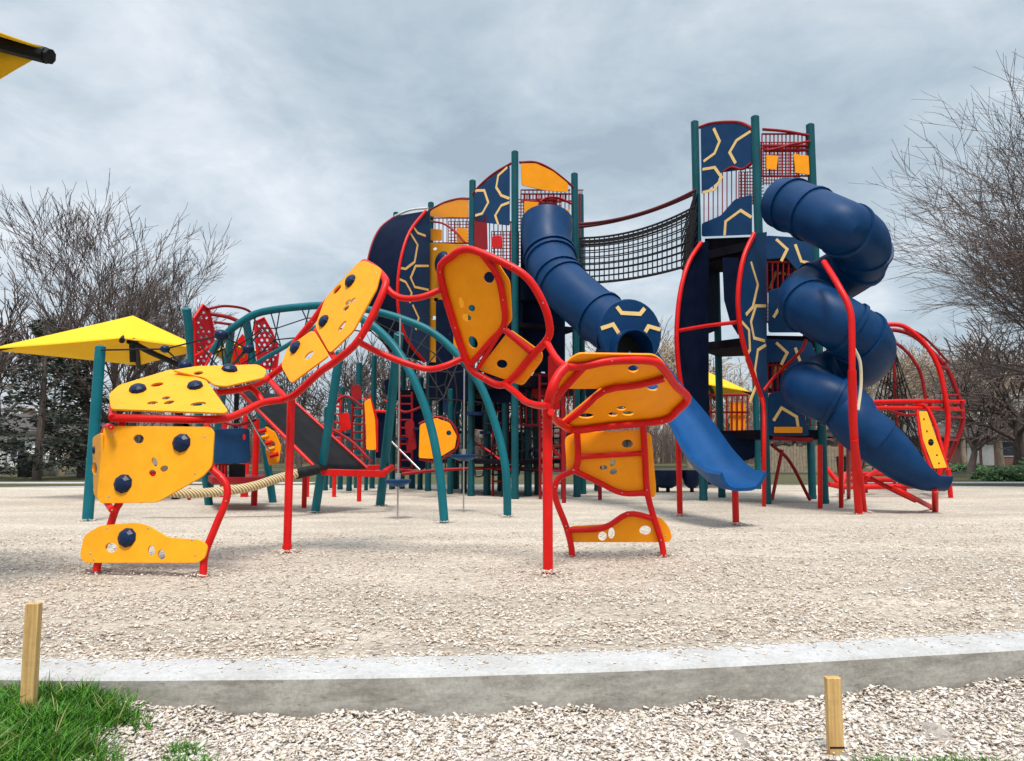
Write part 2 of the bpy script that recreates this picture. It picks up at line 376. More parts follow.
# ------------------------------------------------------------------ arch climber in front
C = thing('panel_climber', gnd(380, 562), 'nearest red tube arch climber with holed yellow panels and navy hand holds', 'climber')
RT = .036
def holds(parent, pl, lst, off=.062):
    for px, py, rx, ry in lst:
        mb = MB(); c = pl(px, py, off)
        rr = rx*c.y/F
        mb.ball(c, rr, pl.n, .62, 9, 6)
        o = mb.build('hand_hold', NAVY, parent, sharp=20)
PLm = P3((97, 572, 7.6), (204, 576, 7.45), (165, 425, 7.78))
low = panel(C, PLm, [(84,556),(88,536),(104,526),(140,523),(152,526),(172,538),(204,540),(211,546),(208,558),(201,563),(88,563)], YEL, [(115,548,6,5),(155,551,3.6,5.4),(165,555,3.8,5)])
holds(low, PLm, [(131,538,9.8,9)])
mainp = panel(C, PLm, [(111,427),(213,428),(217,433),(215,467),(206,477),(160,503),(104,504),(101,497),(107,430)], YEL,
      [(142,440,5.4,4.6),(158,463,2.8,4.6,-20),(167.5,469.5,4.2,3,-20),(156,474,3.6,3.4)])
holds(mainp, PLm, [(127,484.5,9.8,9),(185,444,9.8,9)])
PLs = P3((108, 430, 7.78), (108, 510, 7.75), (97, 470, 8.35))
sliv = panel(C, PLs, [(99,437),(108,432),(108,503),(100,494)], YEL, [(101,468,2.5,6)], rr=3); holds(sliv, PLs, [(101,450,4,5)])
ptube(C, PLs, [(101,440),(106,427),(111,427)], .03); ptube(C, PLs, [(100,486),(104,498),(112,510)], .03)
ptube(C, PLm, [(96,572),(100,556),(107,536),(115,511),(121,495),(121,440),(122,421)], RT, name='leg')
ptube(C, PLm, [(203,577),(204,560),(207,548),(217,523),(226,501),(227,487),(221,477),(212,468),(208,450),(207,425)], RT, name='leg')
ptube(C, PLm, [(108,536),(205,549)], RT, sm=0); ptube(C, PLm, [(116,480),(210,468)], RT, sm=0)
PLu = P3((112, 416, 7.72), (225, 418, 7.8), (185, 372, 8.6))
u1 = panel(C, PLu, [(110,399),(120,390),(172,374),(207,385),(229,416),(225,418),(112,414)], YEL, [(158,389.5,6.5,1.9,-10),(167,403,4.2,1.6,-8),(153.5,408,5.4,1.7,-5),(170,407.5,5.4,1.7,-12),(199,409,8,1.9,-6)], rr=3)
holds(u1, PLu, [(139,395,8.4,6),(196,391.5,7.8,6)], .075)
PLu2 = P3((214, 390, 8.3), (266, 380, 8.85), (230, 369, 8.9))
u2 = panel(C, PLu2, [(172,375),(196,371),(257,369),(266,374),(264,382),(226,391),(214,390),(205,383)], YEL, [(198,378,5,1.8,-8)], rr=3)
holds(u2, PLu2, [(229,374.5,8,5)], .07)
JL = at(287, 399, 9.0)
wtube(C, [(111,418,7.76),(165,419,7.78),(220,419,7.9),(243,412,8.3),(262,403,8.75),JL], .042)
wtube(C, [(112,418,7.72),(119,398,8.2),(172,382,8.8),(214,392,8.6),(250,387,8.9),(268,378,9.2)], RT)
wtube(C, [(251,387,8.9),(258,394,8.8),(263,403,8.76)], RT, sm=0)
wtube(C, [(214,392,8.5),(224,418,7.95)], RT, sm=0)
PLa = P3((292, 388, 8.95), (380, 290, 8.5), (320, 300, 9.5))
a1 = panel(C, PLa, [(362,265),(368,263),(385,271),(380,292),(357,334),(334,356),(319,329),(329,301)], YEL, [(341,292,6,2,-48),(352,305,4,1.6,-40),(350,311,4,1.6,-40),(357,303,3.5,1.5,-40),(346,329,7,1.8,-52)], rr=4)
holds(a1, PLa, [(355,284,7.5,6),(328.5,324,7.2,6)], .07)
a2 = panel(C, PLa, [(317,332),(333,358),(295,386),(285,368),(291,350)], YEL, [(313,358,6,2.4,-40)], rr=4)
holds(a2, PLa, [(300,350,7.5,6)], .07)
ptube(C, PLa, [(286,399),(296,394),(320,372),(337,360),(360,338),(384,290),(383,276),(368,264),(360,266),(330,298),(312,322),(295,343),(285,364),(268,378)], .042, sm=4)
ptube(C, PLa, [(268,378),(277,389),(287,399)], RT, sm=0); ptube(C, PLa, [(316,330),(336,360)], RT, sm=0)
post(C, gnd(287, 553), JL.z+.02, .048, RED, 'leg')
PLb = P3((470, 366, 8.55), (475, 249, 8.0), (548, 330, 7.95))
wtube(C, [PLa(384,284),(393,294,8.45),(405,298.5,8.4),(422,297,8.35),PLb(440,290)], RT)
wtube(C, [PLa(357,341),(378,352,8.6),(405,363,8.55),(428,369,8.55),(445,366,8.5),PLb(463,358)], RT)
panel(C, PLb, [(436,274),(455,247),(474,248),(495,262),(508,282),(510,321),(470,368),(458,355)], YEL_SHADE, [(487,278,5.6,5.8),(459,303,2.6,5.5,-15),(469.5,309,3.6,3.6),(464.5,318,5,3.2,20),(471,343,4.4,6.6,-28)], off=-.062)
panel(C, PLb, [(508,330),(541,354),(540,362),(521,387),(476,371)], YEL_SHADE, [(500,365,5.6,4.4)], off=-.062)
ptube(C, PLb, [(440,272),(452,256),(462,250),(476,251),(512,267),(530,281),(543,303),(549,322),(548,338),(530,358),(511,380),(499,385),(484,378),(469,366),(455,328)], .042, closed=True, sm=4)
ptube(C, PLb, [(482,254),(497,275),(503,300),(504,325),(488,344),(471,364)], RT, sm=4); ptube(C, PLb, [(504,329),(531,352)], RT, sm=0)
ptube(C, PLb, [(504,326),(478,368)], .026, sm=0)
PLc = P3((575, 364, 7.6), (650, 361, 7.75), (620, 430, 8.75))
wtube(C, [PLb(546,341),(556,358,7.8),(566,366,7.65),PLc(584,366)], RT)
wtube(C, [PLb(504,384),(515,392,8.2),(525,401,8.0),(536,405,7.7),at(548,406,7.5)], RT)
panel(C, PLc, [(573,361),(580,357),(655,358),(664,364),(670,374),(600,392),(556,392),(563,370)], YEL_SHADE, [(634.5,372,5.6,3.6)], off=-.064)
panel(C, PLc, [(602,392),(668,375),(690,397),(690,404),(668,422),(610,430),(556,430)], YEL_SHADE, [(654,390.5,6,3.6),(587,419,8,2.6),(614,417.5,5,2.2),(622.5,411.5,5,2.2),(629,416.5,6,2.2)], off=-.064)
ptube(C, PLc, [(566,367),(584,366),(612,361),(650,361),(663,368),(676,386),(688,398),(678,410),(662,421),(610,426),(573,430),(557,420)], .042, sm=4)
ptube(C, PLc, [(562,425),(582,410),(604,391),(640,385),(664,379)], RT, sm=3); ptube(C, PLc, [(553,401),(584,367)], RT, sm=0)
# the right-hand leg: its top bends over and joins the frame
g = gnd(548, 574); zt = at(548, 410, g.y).z
MB().tube([V((g.x, g.y, -.15)), V((g.x, g.y, zt-.3)), V((g.x, g.y, zt))]+smooth([V((g.x, g.y, zt)), at(551,392,7.52), at(558,376,7.56), at(567,366,7.62)], 4)[1:], .05, 16).build('leg', RED, C)
wtube(C, [(551,412,7.5),(557,422,7.9),(573,430,8.7)], RT)
PLd = P3((570, 555, 8.85), (664, 555, 8.85), (610, 430, 8.72))
panel(C, PLd, [(565,438),(575,433),(640,430),(652,434),(657,490),(656,498),(620,495),(567,471)], YEL_SHADE, [(628,444,5.6,4.2),(613,463,3,4,20),(604,468,3.8,2.8),(614,472,4,3,-20)], off=-.062)
panel(C, PLd, [(571,543),(570,527),(605,525),(628,515),(662,518),(670,528),(673,538),(670,543)], YEL_SHADE, [(603,537,4.4,4.6),(612,534,3.4,5.6),(646,531,6,4.6)], off=-.062)
ptube(C, PLd, [(577,430),(578,458),(574,470),(560,477),(555,487),(556,500),(566,526),(571,545),(572,556)], .036, sm=4, name='leg')
ptube(C, PLd, [(643,425),(645,455),(647,490),(653,515),(661,540),(664,556)], .036, sm=4, name='leg')
ptube(C, PLd, [(578,457),(645,453)], .03, sm=0); ptube(C, PLd, [(573,470),(600,483),(622,493),(648,493)], .033, sm=4)
ptube(C, PLd, [(567,530),(603,528),(628,514),(652,518)], .033, sm=4)

# ------------------------------------------------------------------ shared helpers for towers
def bars(root, pl, x0, x1, y0, y1, step, r=.014, mat=DRED, name='bar_guard', rail=True):
    mb = MB(); x = x0
    while x <= x1+.01:
        mb.seg(pl(x, y0), pl(x, y1), r, 6); x += step
    if rail:
        mb.seg(pl(x0, y0), pl(x1, y0), r*1.5, 6); mb.seg(pl(x0, y1), pl(x1, y1), r*1.5, 6)
    return mb.build(name, mat, root)
def hexline(cx, cy, r, k0, k1, sx=1, rot=0):
    return [(cx+r*sx*math.cos(math.radians(60*k+rot)), cy+r*math.sin(math.radians(60*k+rot))) for k in range(k0, k1+1)]
def deck(root, pts, z, th=.16, mat=DECK):
    return MB().prism([(p.x, p.y) for p in pts], z-th, z).build('deck', mat, root, bevel=.01)
def slide_tube(root, path, r, rings, mat=BLUE, name='tube_slide', n=28):
    rl = r if isinstance(r, list) else [r]*len(path)
    s = MB().tube(path, rl, n).build(name, mat, root)
    for i in rings:
        i = min(max(i, 1), len(path)-2); r = rl[i]; t = (path[i+1]-path[i-1]).normalized()*.045
        MB().tube([path[i]-t, path[i]-t*.9, path[i]+t*.9, path[i]+t], [r*1.0, r*1.075, r*1.075, r*1.0], n).build('seam_ring', mat, s)
    return s
def chute(path, ups, w, h, th=.05, w0=None):
    """an open U-shaped slide bed swept along path"""
    mb = MB(); vs = []; fs = []; K = 11; k = len(path)
    for i, p in enumerate(path):
        t = ((path[i+1] if i < k-1 else path[i]) - (path[i-1] if i else path[i])).normalized()
        u = V(ups); sd = t.cross(u).normalized(); nn = sd.cross(t).normalized()
        prof = []
        for j in range(K):
            a = -1+2*j/(K-1); x = a*(w if w0 is None else w0+(w-w0)*min(1, 1.6*i/k))/2; z = h*abs(a)**4
            prof.append((x, z))
        inner = [p+sd*x+nn*z for x, z in prof]; outer = [p+sd*(x*1.10)+nn*(z-th) for x, z in prof]
        vs += inner+outer[::-1]
    M = 2*K
    for i in range(k-1):
        for j in range(M): fs.append((i*M+j, i*M+(j+1) % M, (i+1)*M+(j+1) % M, (i+1)*M+j))
    fs.append(tuple(range(M))); fs.append(tuple((k-1)*M+j for j in range(M))[::-1])
    mb.add(vs, fs); return mb
def top_at(p, px, py): return at(px, py, p.y).z
# ------------------------------------------------------------------ centre tower
T1 = thing('play_tower', gnd(500, 495), 'middle play tower with green posts, domed yellow tops and a hooded blue slide', 'play tower')
H1 = 8.75
cp = {k: gnd(*k) for k in [(428,491),(471,496),(515,499),(577,497),(583,494),(392,489),(412,488.5),(456,489),(487,495),(528,496),(538,494.5),(357,488)]}
for k, b in cp.items():
    tops = {(428,491):(428,203),(471,496):(473,181),(515,499):(516,152),(577,497):(574,174),(392,489):(397,213),(583,494):(580,195)}
    h = top_at(b, *tops[k]) if k in tops else (6.0 if k in [(456,489),(538,494.5)] else 4.2)
    post(T1, b, h, .095 if h > 7 else .105, DTEAL)
p1, p2, p3, p4, p5, p0 = [cp[k] for k in [(428,491),(471,496),(515,499),(577,497),(583,494),(392,489)]]
B1, B2, B3 = V((p5.x+.3, 22.8, 0)), V((p3.x-.1, 24.5, 0)), V((p1.x+.2, 25.2, 0))
ring = [p0, p1, p2, p3, p4, p5, B1, B2, B3]
deck(T1, ring, 6.0); deck(T1, ring, 3.2, .3); deck(T1, [p1, p2, p3, B1, B2, B3], 1.0, .12)
deck(T1, [p1, p2, p3, p4, B2, B3], 4.6, .12)
q12, q23, q34, q01 = VP(p1, p2), VP(p2, p3), VP(p3, p4), VP(p0, p1)
HX = lambda lst: [list(l) for l in lst]
panel(T1, q23, [(476,196),(482,187),(495,176),(511,166),(511,226),(476,222)], PBLUE, name='wall_panel', rr=2,
      inlay=[[(477,191),(486,191),(490,203),(484,214),(477,216)], [(509,168),(500,176),(498,188),(503,196),(511,199)], [(511,203),(503,206),(497,216),(500,225)]])
ptube(T1, q23, [(474,194),(482,185),(495,174),(512,164)], .035, DRED, 'roof_arch', off=.04)
bars(T1, q23, 477, 511, 222, 262, 4.2); panel(T1, q23, [(476,214),(488,214),(489,250),(476,250)], DRED, name='wall_panel', rr=1)
panel(T1, q23, [(493,236),(504,236),(504,249),(493,249)], RED, name='wall_panel', rr=4)
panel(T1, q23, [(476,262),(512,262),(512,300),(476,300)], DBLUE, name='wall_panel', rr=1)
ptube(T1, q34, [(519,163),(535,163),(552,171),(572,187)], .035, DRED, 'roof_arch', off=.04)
panel(T1, q34, [(520,164),(535,164),(552,172),(567,184),(567,193),(543,191),(521,186)], YEL_SHADE, name='wall_panel', rr=2)
bars(T1, q34, 521, 570, 190, 224, 4); panel(T1, q34, [(523,202),(537,203),(535,219),(523,218)], YEL_SHADE, name='wall_panel', rr=1, off=.06)
panel(T1, q34, [(556,210),(568,210),(568,222),(557,222)], YEL_SHADE, name='wall_panel', rr=1, off=.06)
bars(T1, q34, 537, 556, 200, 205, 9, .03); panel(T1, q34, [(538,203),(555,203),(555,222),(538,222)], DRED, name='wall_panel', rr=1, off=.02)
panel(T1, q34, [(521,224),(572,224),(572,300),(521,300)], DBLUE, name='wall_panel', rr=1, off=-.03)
ptube(T1, q12, [(430,211),(445,203),(460,199),(471,199)], .035, DRED, 'roof_arch', off=.04)
panel(T1, q12, [(432,211),(445,204),(460,200),(470,200),(470,218),(432,217)], YEL_SHADE, name='wall_panel', rr=2)
bars(T1, q12, 431, 469, 218, 243, 4); panel(T1, q12, [(433,229),(444,230),(444,241),(433,241)], YEL_SHADE, name='wall_panel', rr=1, off=.06)
panel(T1, q12, [(459,228),(470,229),(470,243),(459,243)], YEL_SHADE, name='wall_panel', rr=1, off=.06)
yp = panel(T1, q12, [(431,243),(470,245),(470,365),(431,362)], YEL, [(437,249,2,1.4),(462,252,2,1.4),(438,300,2.5,2),(464,310,2.5,2),(436,318,2.5,2)], name='wall_panel', rr=1, off=.05)
for px, py, r in [(446,264,14),(450,336,14)]: MB().ball(q12(px, py, .1), r*20.5/F, q12.n, .6, 20, 12).build('bubble_window', NAVY, yp)
panel(T1, q12, [(431,362),(470,365),(470,400),(431,398)], DBLUE, name='wall_panel', rr=1)
for a, b, y0, y1 in [(p4, p5, 205, 300)]:
    pl = VP(a, b); bars(T1, pl, 578, 583, 190, 260, 2)
def mesh_guard(root, pl, x0, x1, y0, y1, step, off=-.5, r=.013, mat=DRED):
    mb = MB(); w_ = x1-x0; hgt = y1-y0; x = 0
    while x <= w_: mb.seg(pl(x0+x, y0, off), pl(x0+x, y1, off), r, 5); x += step
    y = 0
    while y <= hgt: mb.seg(pl(x0, y0+y, off), pl(x1, y0+y, off), r, 5); y += step*1.15
    return mb.build('mesh_guard', mat, root)
mesh_guard(T1, q34, 524, 570, 194, 226, 2.8); mesh_guard(T1, q12, 434, 468, 219, 243, 2.8); mesh_guard(T1, q23, 478, 510, 228, 262, 3.0)
bars(T1, q34, 521, 571, 194, 201, 3, .016); ptube(T1, q34, [(538,203),(545,199),(556,199),(570,205)], .03, DRED, 'hand_rail', off=.1)
ptube(T1, q12, [(434,222),(446,224),(458,232),(468,243)], .03, DRED, 'hand_rail', off=.1)
# curved side panels and the curved climbing wall between them (left of the tower)
sR = P3((398, 262, 21.8), (428, 262, 23.2), (428, 350, 23.2)); sL = P3((366, 275, 23.2), (395, 275, 24.6), (395, 340, 24.6))
curR = [(425,211),(409,232),(400,260),(397,290),(399,318),(408,342),(424,362)]
curL = [(395,216),(380,228),(371,246),(366,272),(367,300),(374,328),(390,352)]
cr = [(p.x, p.y) for p in smooth([V((*c, 0)) for c in curR], 4)]; cl = [(p.x, p.y) for p in smooth([V((*c, 0)) for c in curL], 4)]
panel(T1, sR, cr+[(429,362),(429,211)], PBLUE, name='curved_side_panel', rr=0.1, bev=0, off=0,
      inlay=[[(412,226),(417,233),(425,236)], [(409,232),(417,245),(414,262),(405,269),(399,268)], [(428,266),(415,266),(410,278),(414,287),(428,290)], [(398,279),(405,282),(411,293),(409,303)], [(412,305),(418,318),(415,330)]])
panel(T1, sL, cl+[(396,352),(396,216)], DBLUE, name='curved_side_panel', rr=0.1, bev=0, off=0)
ptube(T1, sR, curR, .045, RED, 'edge_tube', sm=4, off=.02); ptube(T1, sL, curL, .035, DRED, 'edge_tube', sm=4, off=.02)
mb = MB(); A = [sR(*c) for c in cr]; Bq = [sL(*c) for c in cl]
mb.add(A+Bq+[p+V((.0, .05, .0)) for p in A+Bq], [(i, i+1, len(A)+i+1, len(A)+i) for i in range(len(A)-1)]+[(2*len(A)+i, 3*len(A)+i, 3*len(A)+i+1, 2*len(A)+i+1) for i in range(len(A)-1)])
mb.build('curved_climbing_wall', DBLUE, T1)
wtube(T1, [(395,216,24),(410,210,23.6),(428,208,23)], .035, WHITE, 'roof_arch')
# slide: tube, hood, open chute, legs
path = smooth([at(547,222,19.6), at(547,243,19.3), at(551,261,18.95), at(558,278,18.4), at(573,294,17.95), at(596,314,17.45), at(618,331,16.95)], 6)
sl = slide_tube(T1, path, [.68-.08*min(1, i/18) for i in range(len(path))], [10, 12, 18, 20, 31]); SLT = sl
hc = at(630, 333, 16.3); hn = (V((.30, -1, -.02))).normalized()
mb = MB(); u = hn.cross(V((0, 0, 1))).normalized(); w = u.cross(hn)
def hp(a, r, off=0): return hc + u*math.cos(a)*r + w*math.sin(a)*r + hn*off
NA = 36; rim = [[hp(2*PI*i/NA, .55, -.5) for i in range(NA)], [hp(2*PI*i/NA, .73, -.08) for i in range(NA)], [hp(2*PI*i/NA, .745, 0) for i in range(NA)], [hp(2*PI*i/NA, .72, .04) for i in range(NA)]]
oc = hc + w*(-.42) + u*(.02)
inn = [[oc + u*math.cos(2*PI*i/NA)*r + w*math.sin(2*PI*i/NA)*r*1.05 + hn*o for i in range(NA)] for r, o in [(.47, .05), (.46, .30), (.42, .30), (.40, -.5), (.38, -1.0)]]
allr = rim+inn; vs = [p for r_ in allr for p in r_]; fs = []
for i in range(len(allr)-1):
    for j in range(NA): fs.append((i*NA+j, (i+1)*NA+j, (i+1)*NA+(j+1) % NA, i*NA+(j+1) % NA))
fs.append(tuple(len(vs)-NA+j for j in range(NA)))
mb.add(vs, fs); mb.m = 1
for l in [[(-.33,.55),(-.22,.42),(.22,.42),(.33,.55)], [(-.70,.10),(-.42,.16),(-.28,-.06)], [(.70,.06),(.42,.16),(.28,-.04)]]:
    mb.ribbon([hc+u*a+w*b+hn*.045 for a, b in l], hn, .085, .012)
mb.m = 2; mb.tube([oc+hn*-.3, oc+hn*-.32], .41, 20)  # black disc across the mouth stands for the shade inside the tube
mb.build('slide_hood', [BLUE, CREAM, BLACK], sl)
ch = smooth([at(641,362,15.9), at(660,392,15.0), at(686,428,13.9), at(708,464,12.95), at(727,483,12.4), at(743,488,12.05)], 6)
chute(ch, (0, 0, 1), .86, .26, w0=.62).build('slide_chute', LBLUE, sl)
for (gx, gy, ty) in [(736,525,488), (680,516,437)]:
    b = gnd(gx, gy); MB().seg(V((b.x, b.y, -.1)), V((b.x, b.y, at(gx, ty, b.y).z)), .055, 14).build('support_leg', RED, sl)
for (gx, gy, top) in [(564,503,380), (600,500,345)]:
    b = gnd(gx, gy); MB().seg(V((b.x, b.y, -.1)), V((b.x, b.y, at(gx, top, b.y).z)), .05, 12).build('support_leg', DRED, sl)
for k, h in [((440,489.5),3.0),((500,491),3.0),((548,490),4.4),((464,492.5),3.0),((597,491),3.2),((450,494),3.0),((505,496.5),2.9)]:
    post(T1, gnd(*k), h, .085, DTEAL)
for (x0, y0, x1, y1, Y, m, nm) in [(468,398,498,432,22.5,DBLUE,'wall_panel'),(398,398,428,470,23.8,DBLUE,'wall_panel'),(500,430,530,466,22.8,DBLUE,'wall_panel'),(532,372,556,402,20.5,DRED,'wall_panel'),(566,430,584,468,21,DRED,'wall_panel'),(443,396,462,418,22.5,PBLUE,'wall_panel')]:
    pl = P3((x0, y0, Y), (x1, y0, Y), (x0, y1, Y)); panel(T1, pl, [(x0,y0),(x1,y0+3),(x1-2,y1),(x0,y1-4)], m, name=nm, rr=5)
random.seed(8)
for (x0, x1, y0, y1, Y) in [(428,474,372,470,21.4),(474,520,402,476,20.9),(515,545,398,470,20.6)]:
    mb = MB(); g = [[at(x0+(x1-x0)*i/5+random.uniform(-2,2), y0+(y1-y0)*j/7+random.uniform(-2,2), Y) for j in range(8)] for i in range(6)]
    for i in range(6):
        for j in range(8):
            if i < 5 and (j == 0 or random.random() < .8): mb.seg(g[i][j], g[i+1][j], .022, 5)
            if j < 7: mb.seg(g[i][j], g[i][j+1], .022, 5)
    mb.build('rope_net', ROPE, T1)
wtube(T1, [(402,474,21),(440,470,21),(500,468,21),(560,470,21)], .045, DRED, 'hand_rail'); wtube(T1, [(470,440,21.2),(490,452,21),(512,470,20.6)], .035, RED, 'hand_rail')
wtube(T1, [(546,440,20),(560,456,19.8),(580,470,19.6)], .04, RED, 'hand_rail'); wtube(T1, [(380,430,22),(402,452,21.8),(420,470,21.6)], .03, STEEL, 'hand_rail')
# under-deck fittings: pod steps on posts, ladders, low panels, crawl tunnels
for (k, zs) in [((456,489), (1.0, 1.8, 2.6)), ((487,495), (.9, 1.7, 2.5)), ((412,488.5), (1.3, 2.2)), ((528,496), (1.2, 2.0, 2.8)), ((471,496), (2.2, 3.4))]:
    b = cp[k]
    for i, z in enumerate(zs):
        mb = MB(); a = i*2.1+b.x
        mb.tube([V((b.x+.28*math.cos(a), b.y-.28*abs(math.sin(a)), z)), V((b.x+.28*math.cos(a), b.y-.28*abs(math.sin(a)), z+.08))], .25, 14)
        mb.seg(V((b.x, b.y, z+.03)), V((b.x+.28*math.cos(a), b.y-.28*abs(math.sin(a)), z+.03)), .04, 8)
        mb.build('pod_step', NAVY, T1)
for (x0, x1, Y, z0, z1) in [(540, 562, 19.6, 0, 3.2), (493, 508, 21.0, 0, 3.0)]:
    a = at(x0, 452, Y); b = at(x1, 452, Y); mb = MB()
    mb.seg(V((a.x, Y, z0-.1)), V((a.x, Y-.0, z1)), .035); mb.seg(V((b.x, Y, z0-.1)), V((b.x, Y, z1)), .035)
    z = .4
    while z < z1: mb.seg(V((a.x, Y, z)), V((b.x, Y, z)), .025, 8); z += .32
    mb.build('ladder', DRED, T1)
for (x0, y0, x1, y1, Y, m) in [(548,355,560,410,19.5,RED),(520,300,565,372,20.4,DBLUE),(436,300,470,372,22,DBLUE),(586,372,612,430,19.8,DBLUE)]:
    pl = P3((x0, y0, Y), (x1, y0, Y), (x0, y1, Y)); panel(T1, pl, [(x0,y0),(x1,y0),(x1,y1),(x0,y1)], m, name='wall_panel', rr=3)
pl = P3((430,420,20), (460,420,20), (430,460,20))
panel(T1, pl, [(420,425),(436,418),(450,423),(457,436),(455,448),(437,459),(419,458)], YEL_SHADE, [(449,433,2.5,2.5),(436,447,2,2)], name='crawl_panel', rr=2)
ptube(T1, pl, [(419,424),(436,417),(451,422),(458,436),(456,449),(437,461),(419,459)], .03, DRED, 'crawl_panel_frame', sm=3)
bars(T1, P3((476,450,20.5),(510,450,20.5),(476,470,20.5)), 520, 575, 380, 425, 6, .02, DRED)
bars(T1, P3((476,300,21.5),(510,300,21.5),(476,370,21.5)), 478, 512, 300, 366, 5, .02, ROPE, 'rope_net')
for i in range(7):
    y = 306+i*9; wtube(T1, [(478,y,21.4),(512,y+2,21.4)], .018, ROPE, 'rope_net', sm=0, n=6)
pl = P3((480,420,22),(520,420,22),(480,470,22))
bars(T1, pl, 495, 562, 405, 470, 6.5, .02, ROPE, 'rope_net'); mb = MB()
for i in range(7): mb.seg(pl(495, 410+i*10), pl(562, 408+i*10), .02, 6)
mb.build('rope_net', ROPE, T1)
# ------------------------------------------------------------------ right tower
T2 = thing('play_tower', gnd(760, 501), 'tallest play tower on the right, green posts and a spiral blue tube slide', 'play tower')
a_, b_, c_, d_, e_ = gnd(703.5,500.5), gnd(767,504), gnd(824.5,503.6), gnd(812.6,499), gnd(722,497.5)
for b, tp_ in ((a_, (697,122)), (b_, (757,117)), (c_, (813,125))): post(T2, b, top_at(b, *tp_), .1, DTEAL)
for b in (d_, e_): post(T2, b, 6.3, .095, DTEAL)
ring = [a_, b_, c_, d_, e_]
deck(T2, ring, 6.28, .22); deck(T2, ring, 3.95, .2); deck(T2, ring, 1.72, .22); 
qab, qbc = VP(a_, b_), VP(b_, c_)
panel(T2, qab, [(702,128),(712,125),(728,123.5),(742,124.5),(753,129),(753,166),(745,170),(722,173),(718,183),(703,195)], PBLUE, name='wall_panel', rr=2,
      inlay=[[(715,129),(721,142),(716,154),(705,162)], [(752,132),(738,141),(731,153),(737,164)], [(704,170),(716,168),(723,178),(716,190),(704,193)]])
panel(T2, qab, [(703,237),(703,224),(722,216),(736,200),(753,195),(753,235)], PBLUE, name='wall_panel', rr=2, inlay=[[(726,236),(727,222),(742,211),(753,218)]])
bars(T2, qab, 704, 752, 168, 234, 4.6, .014)
ptube(T2, qab, [(700,128),(712,124),(728,122.5),(742,123.5),(755,130)], .04, DRED, 'roof_arch', off=.04)
ptube(T2, qbc, [(762,130),(785,132),(812,137)], .035, DRED, 'roof_arch', off=.04); bars(T2, qbc, 762, 810, 134, 176, 4, .016)
bars(T2, qbc, 764, 808, 146, 150, 11, .03)
panel(T2, qbc, [(765,156),(777,157),(775,171),(765,170)], YEL_SHADE, name='wall_panel', rr=1, off=.06)
panel(T2, qbc, [(792,155),(807,157),(808,176),(794,174)], YEL_SHADE, name='wall_panel', rr=1, off=.06)
for dy in (0, 103):
    panel(T2, qbc, [(765,236+dy),(810,239+dy),(818,260+dy),(812,280+dy),(795,270+dy),(785,258+dy),(765,260+dy)], PBLUE, name='wall_panel', rr=3,
          inlay=[[(775,240+dy),(786,250+dy),(780,262+dy)], [(794,245+dy),(800,262+dy),(810,264+dy)]])
    bars(T2, qbc, 767, 812, 262+dy, 322+dy, 5.4, .018, DRED)
    panel(T2, qbc, [(767,291+dy),(780,288+dy),(800,302+dy),(808,333+dy),(767,333+dy)], PBLUE, name='wall_panel', rr=3, off=.06,
          inlay=[[(772,318+dy),(780,305+dy),(795,314+dy),(797,328+dy)]])
panel(T2, qbc, [(772,427),(800,427),(800,433),(772,433)], YEL_SHADE, name='wall_panel', rr=1, off=.1)
ptube(T2, qbc, [(772,437),(812,440)], .06, DRED, sm=0); 
panel(T2, qab, [(703,238),(755,236),(755,256),(703,262)], DECK, name='deck_shade_sheet', rr=.5, off=-.1)  # dark sheet added for the deep shade beneath the top deck
panel(T1, q23, [(476,300),(512,300),(512,402),(476,402)], DBLUE, name='wall_panel', rr=1, off=-.4)  # added dark sheet, stands for the dark mass below the middle tower's deck
mesh_guard(T2, qbc, 764, 810, 134, 178, 2.8); mesh_guard(T2, qab, 728, 753, 167, 200, 2.8); mesh_guard(T2, qbc, 768, 812, 300, 322, 3.2)
ptube(T2, qab, [(726,172),(734,168),(744,170),(753,164)], .03, DRED, 'hand_rail', off=.08); ptube(T2, qbc, [(765,152),(776,150),(790,146),(808,143)], .03, DRED, 'hand_rail', off=.1)
qdc = VP(e_, d_)
for y0, y1 in ((250, 292), (345, 392)):
    bars(T2, qdc, 768, 806, y0, y1, 4.6, .02, DRED); panel(T2, qdc, [(766,y0+14),(784,y0+8),(800,y0+18),(806,y1),(766,y1)], PBLUE, name='wall_panel', rr=3, off=-.1, inlay=[[(770,y1-4),(776,y0+22),(790,y0+24),(797,y1-8)]])
panel(T2, VP(e_, a_), [(706,266),(716,262),(716,330),(706,334)], DBLUE, name='wall_panel', rr=1)
# curved side sails
sA = P3((676, 320, 17.6), (706, 320, 18.5), (706, 400, 18.5)); sB = P3((737, 300, 16.6), (764, 300, 17.3), (764, 400, 17.3))
cA = [(700,243),(688,262),(680,288),(676,320),(676,350),(680,385),(690,418)]; cB = [(753,234),(743,256),(738,282),(737,308),(741,340),(751,372),(762,402)]
for pl, cu, m, inl, xr, y1 in [(sA, cA, DBLUE, [], 708, 432), (sB, cB, PBLUE, [[(750,262),(757,285),(752,307),(745,315)], [(765,306),(755,306),(750,322),(753,338),(764,341)], [(741,322),(748,330),(749,350),(744,358)], [(765,345),(757,350),(754,370),(756,384),(749,402)]], 766, 402)]:
    cs = [(p.x, p.y) for p in smooth([V((*c, 0)) for c in cu], 4)]
    panel(T2, pl, cs+[(xr, y1), (xr, cu[0][1]-2)], m, name='curved_side_panel', rr=.1, bev=0, off=0, inlay=inl)
    ptube(T2, pl, cu, .055, RED, 'edge_tube', sm=4, off=.03)
MB().plate([V((*at(x, y, 17.9),)) for x, y in [(722,258),(738,258),(738,335),(730,322),(724,300)]], [], V((0, -1, 0)), .04).build('curved_side_panel', DBLUE, T2)
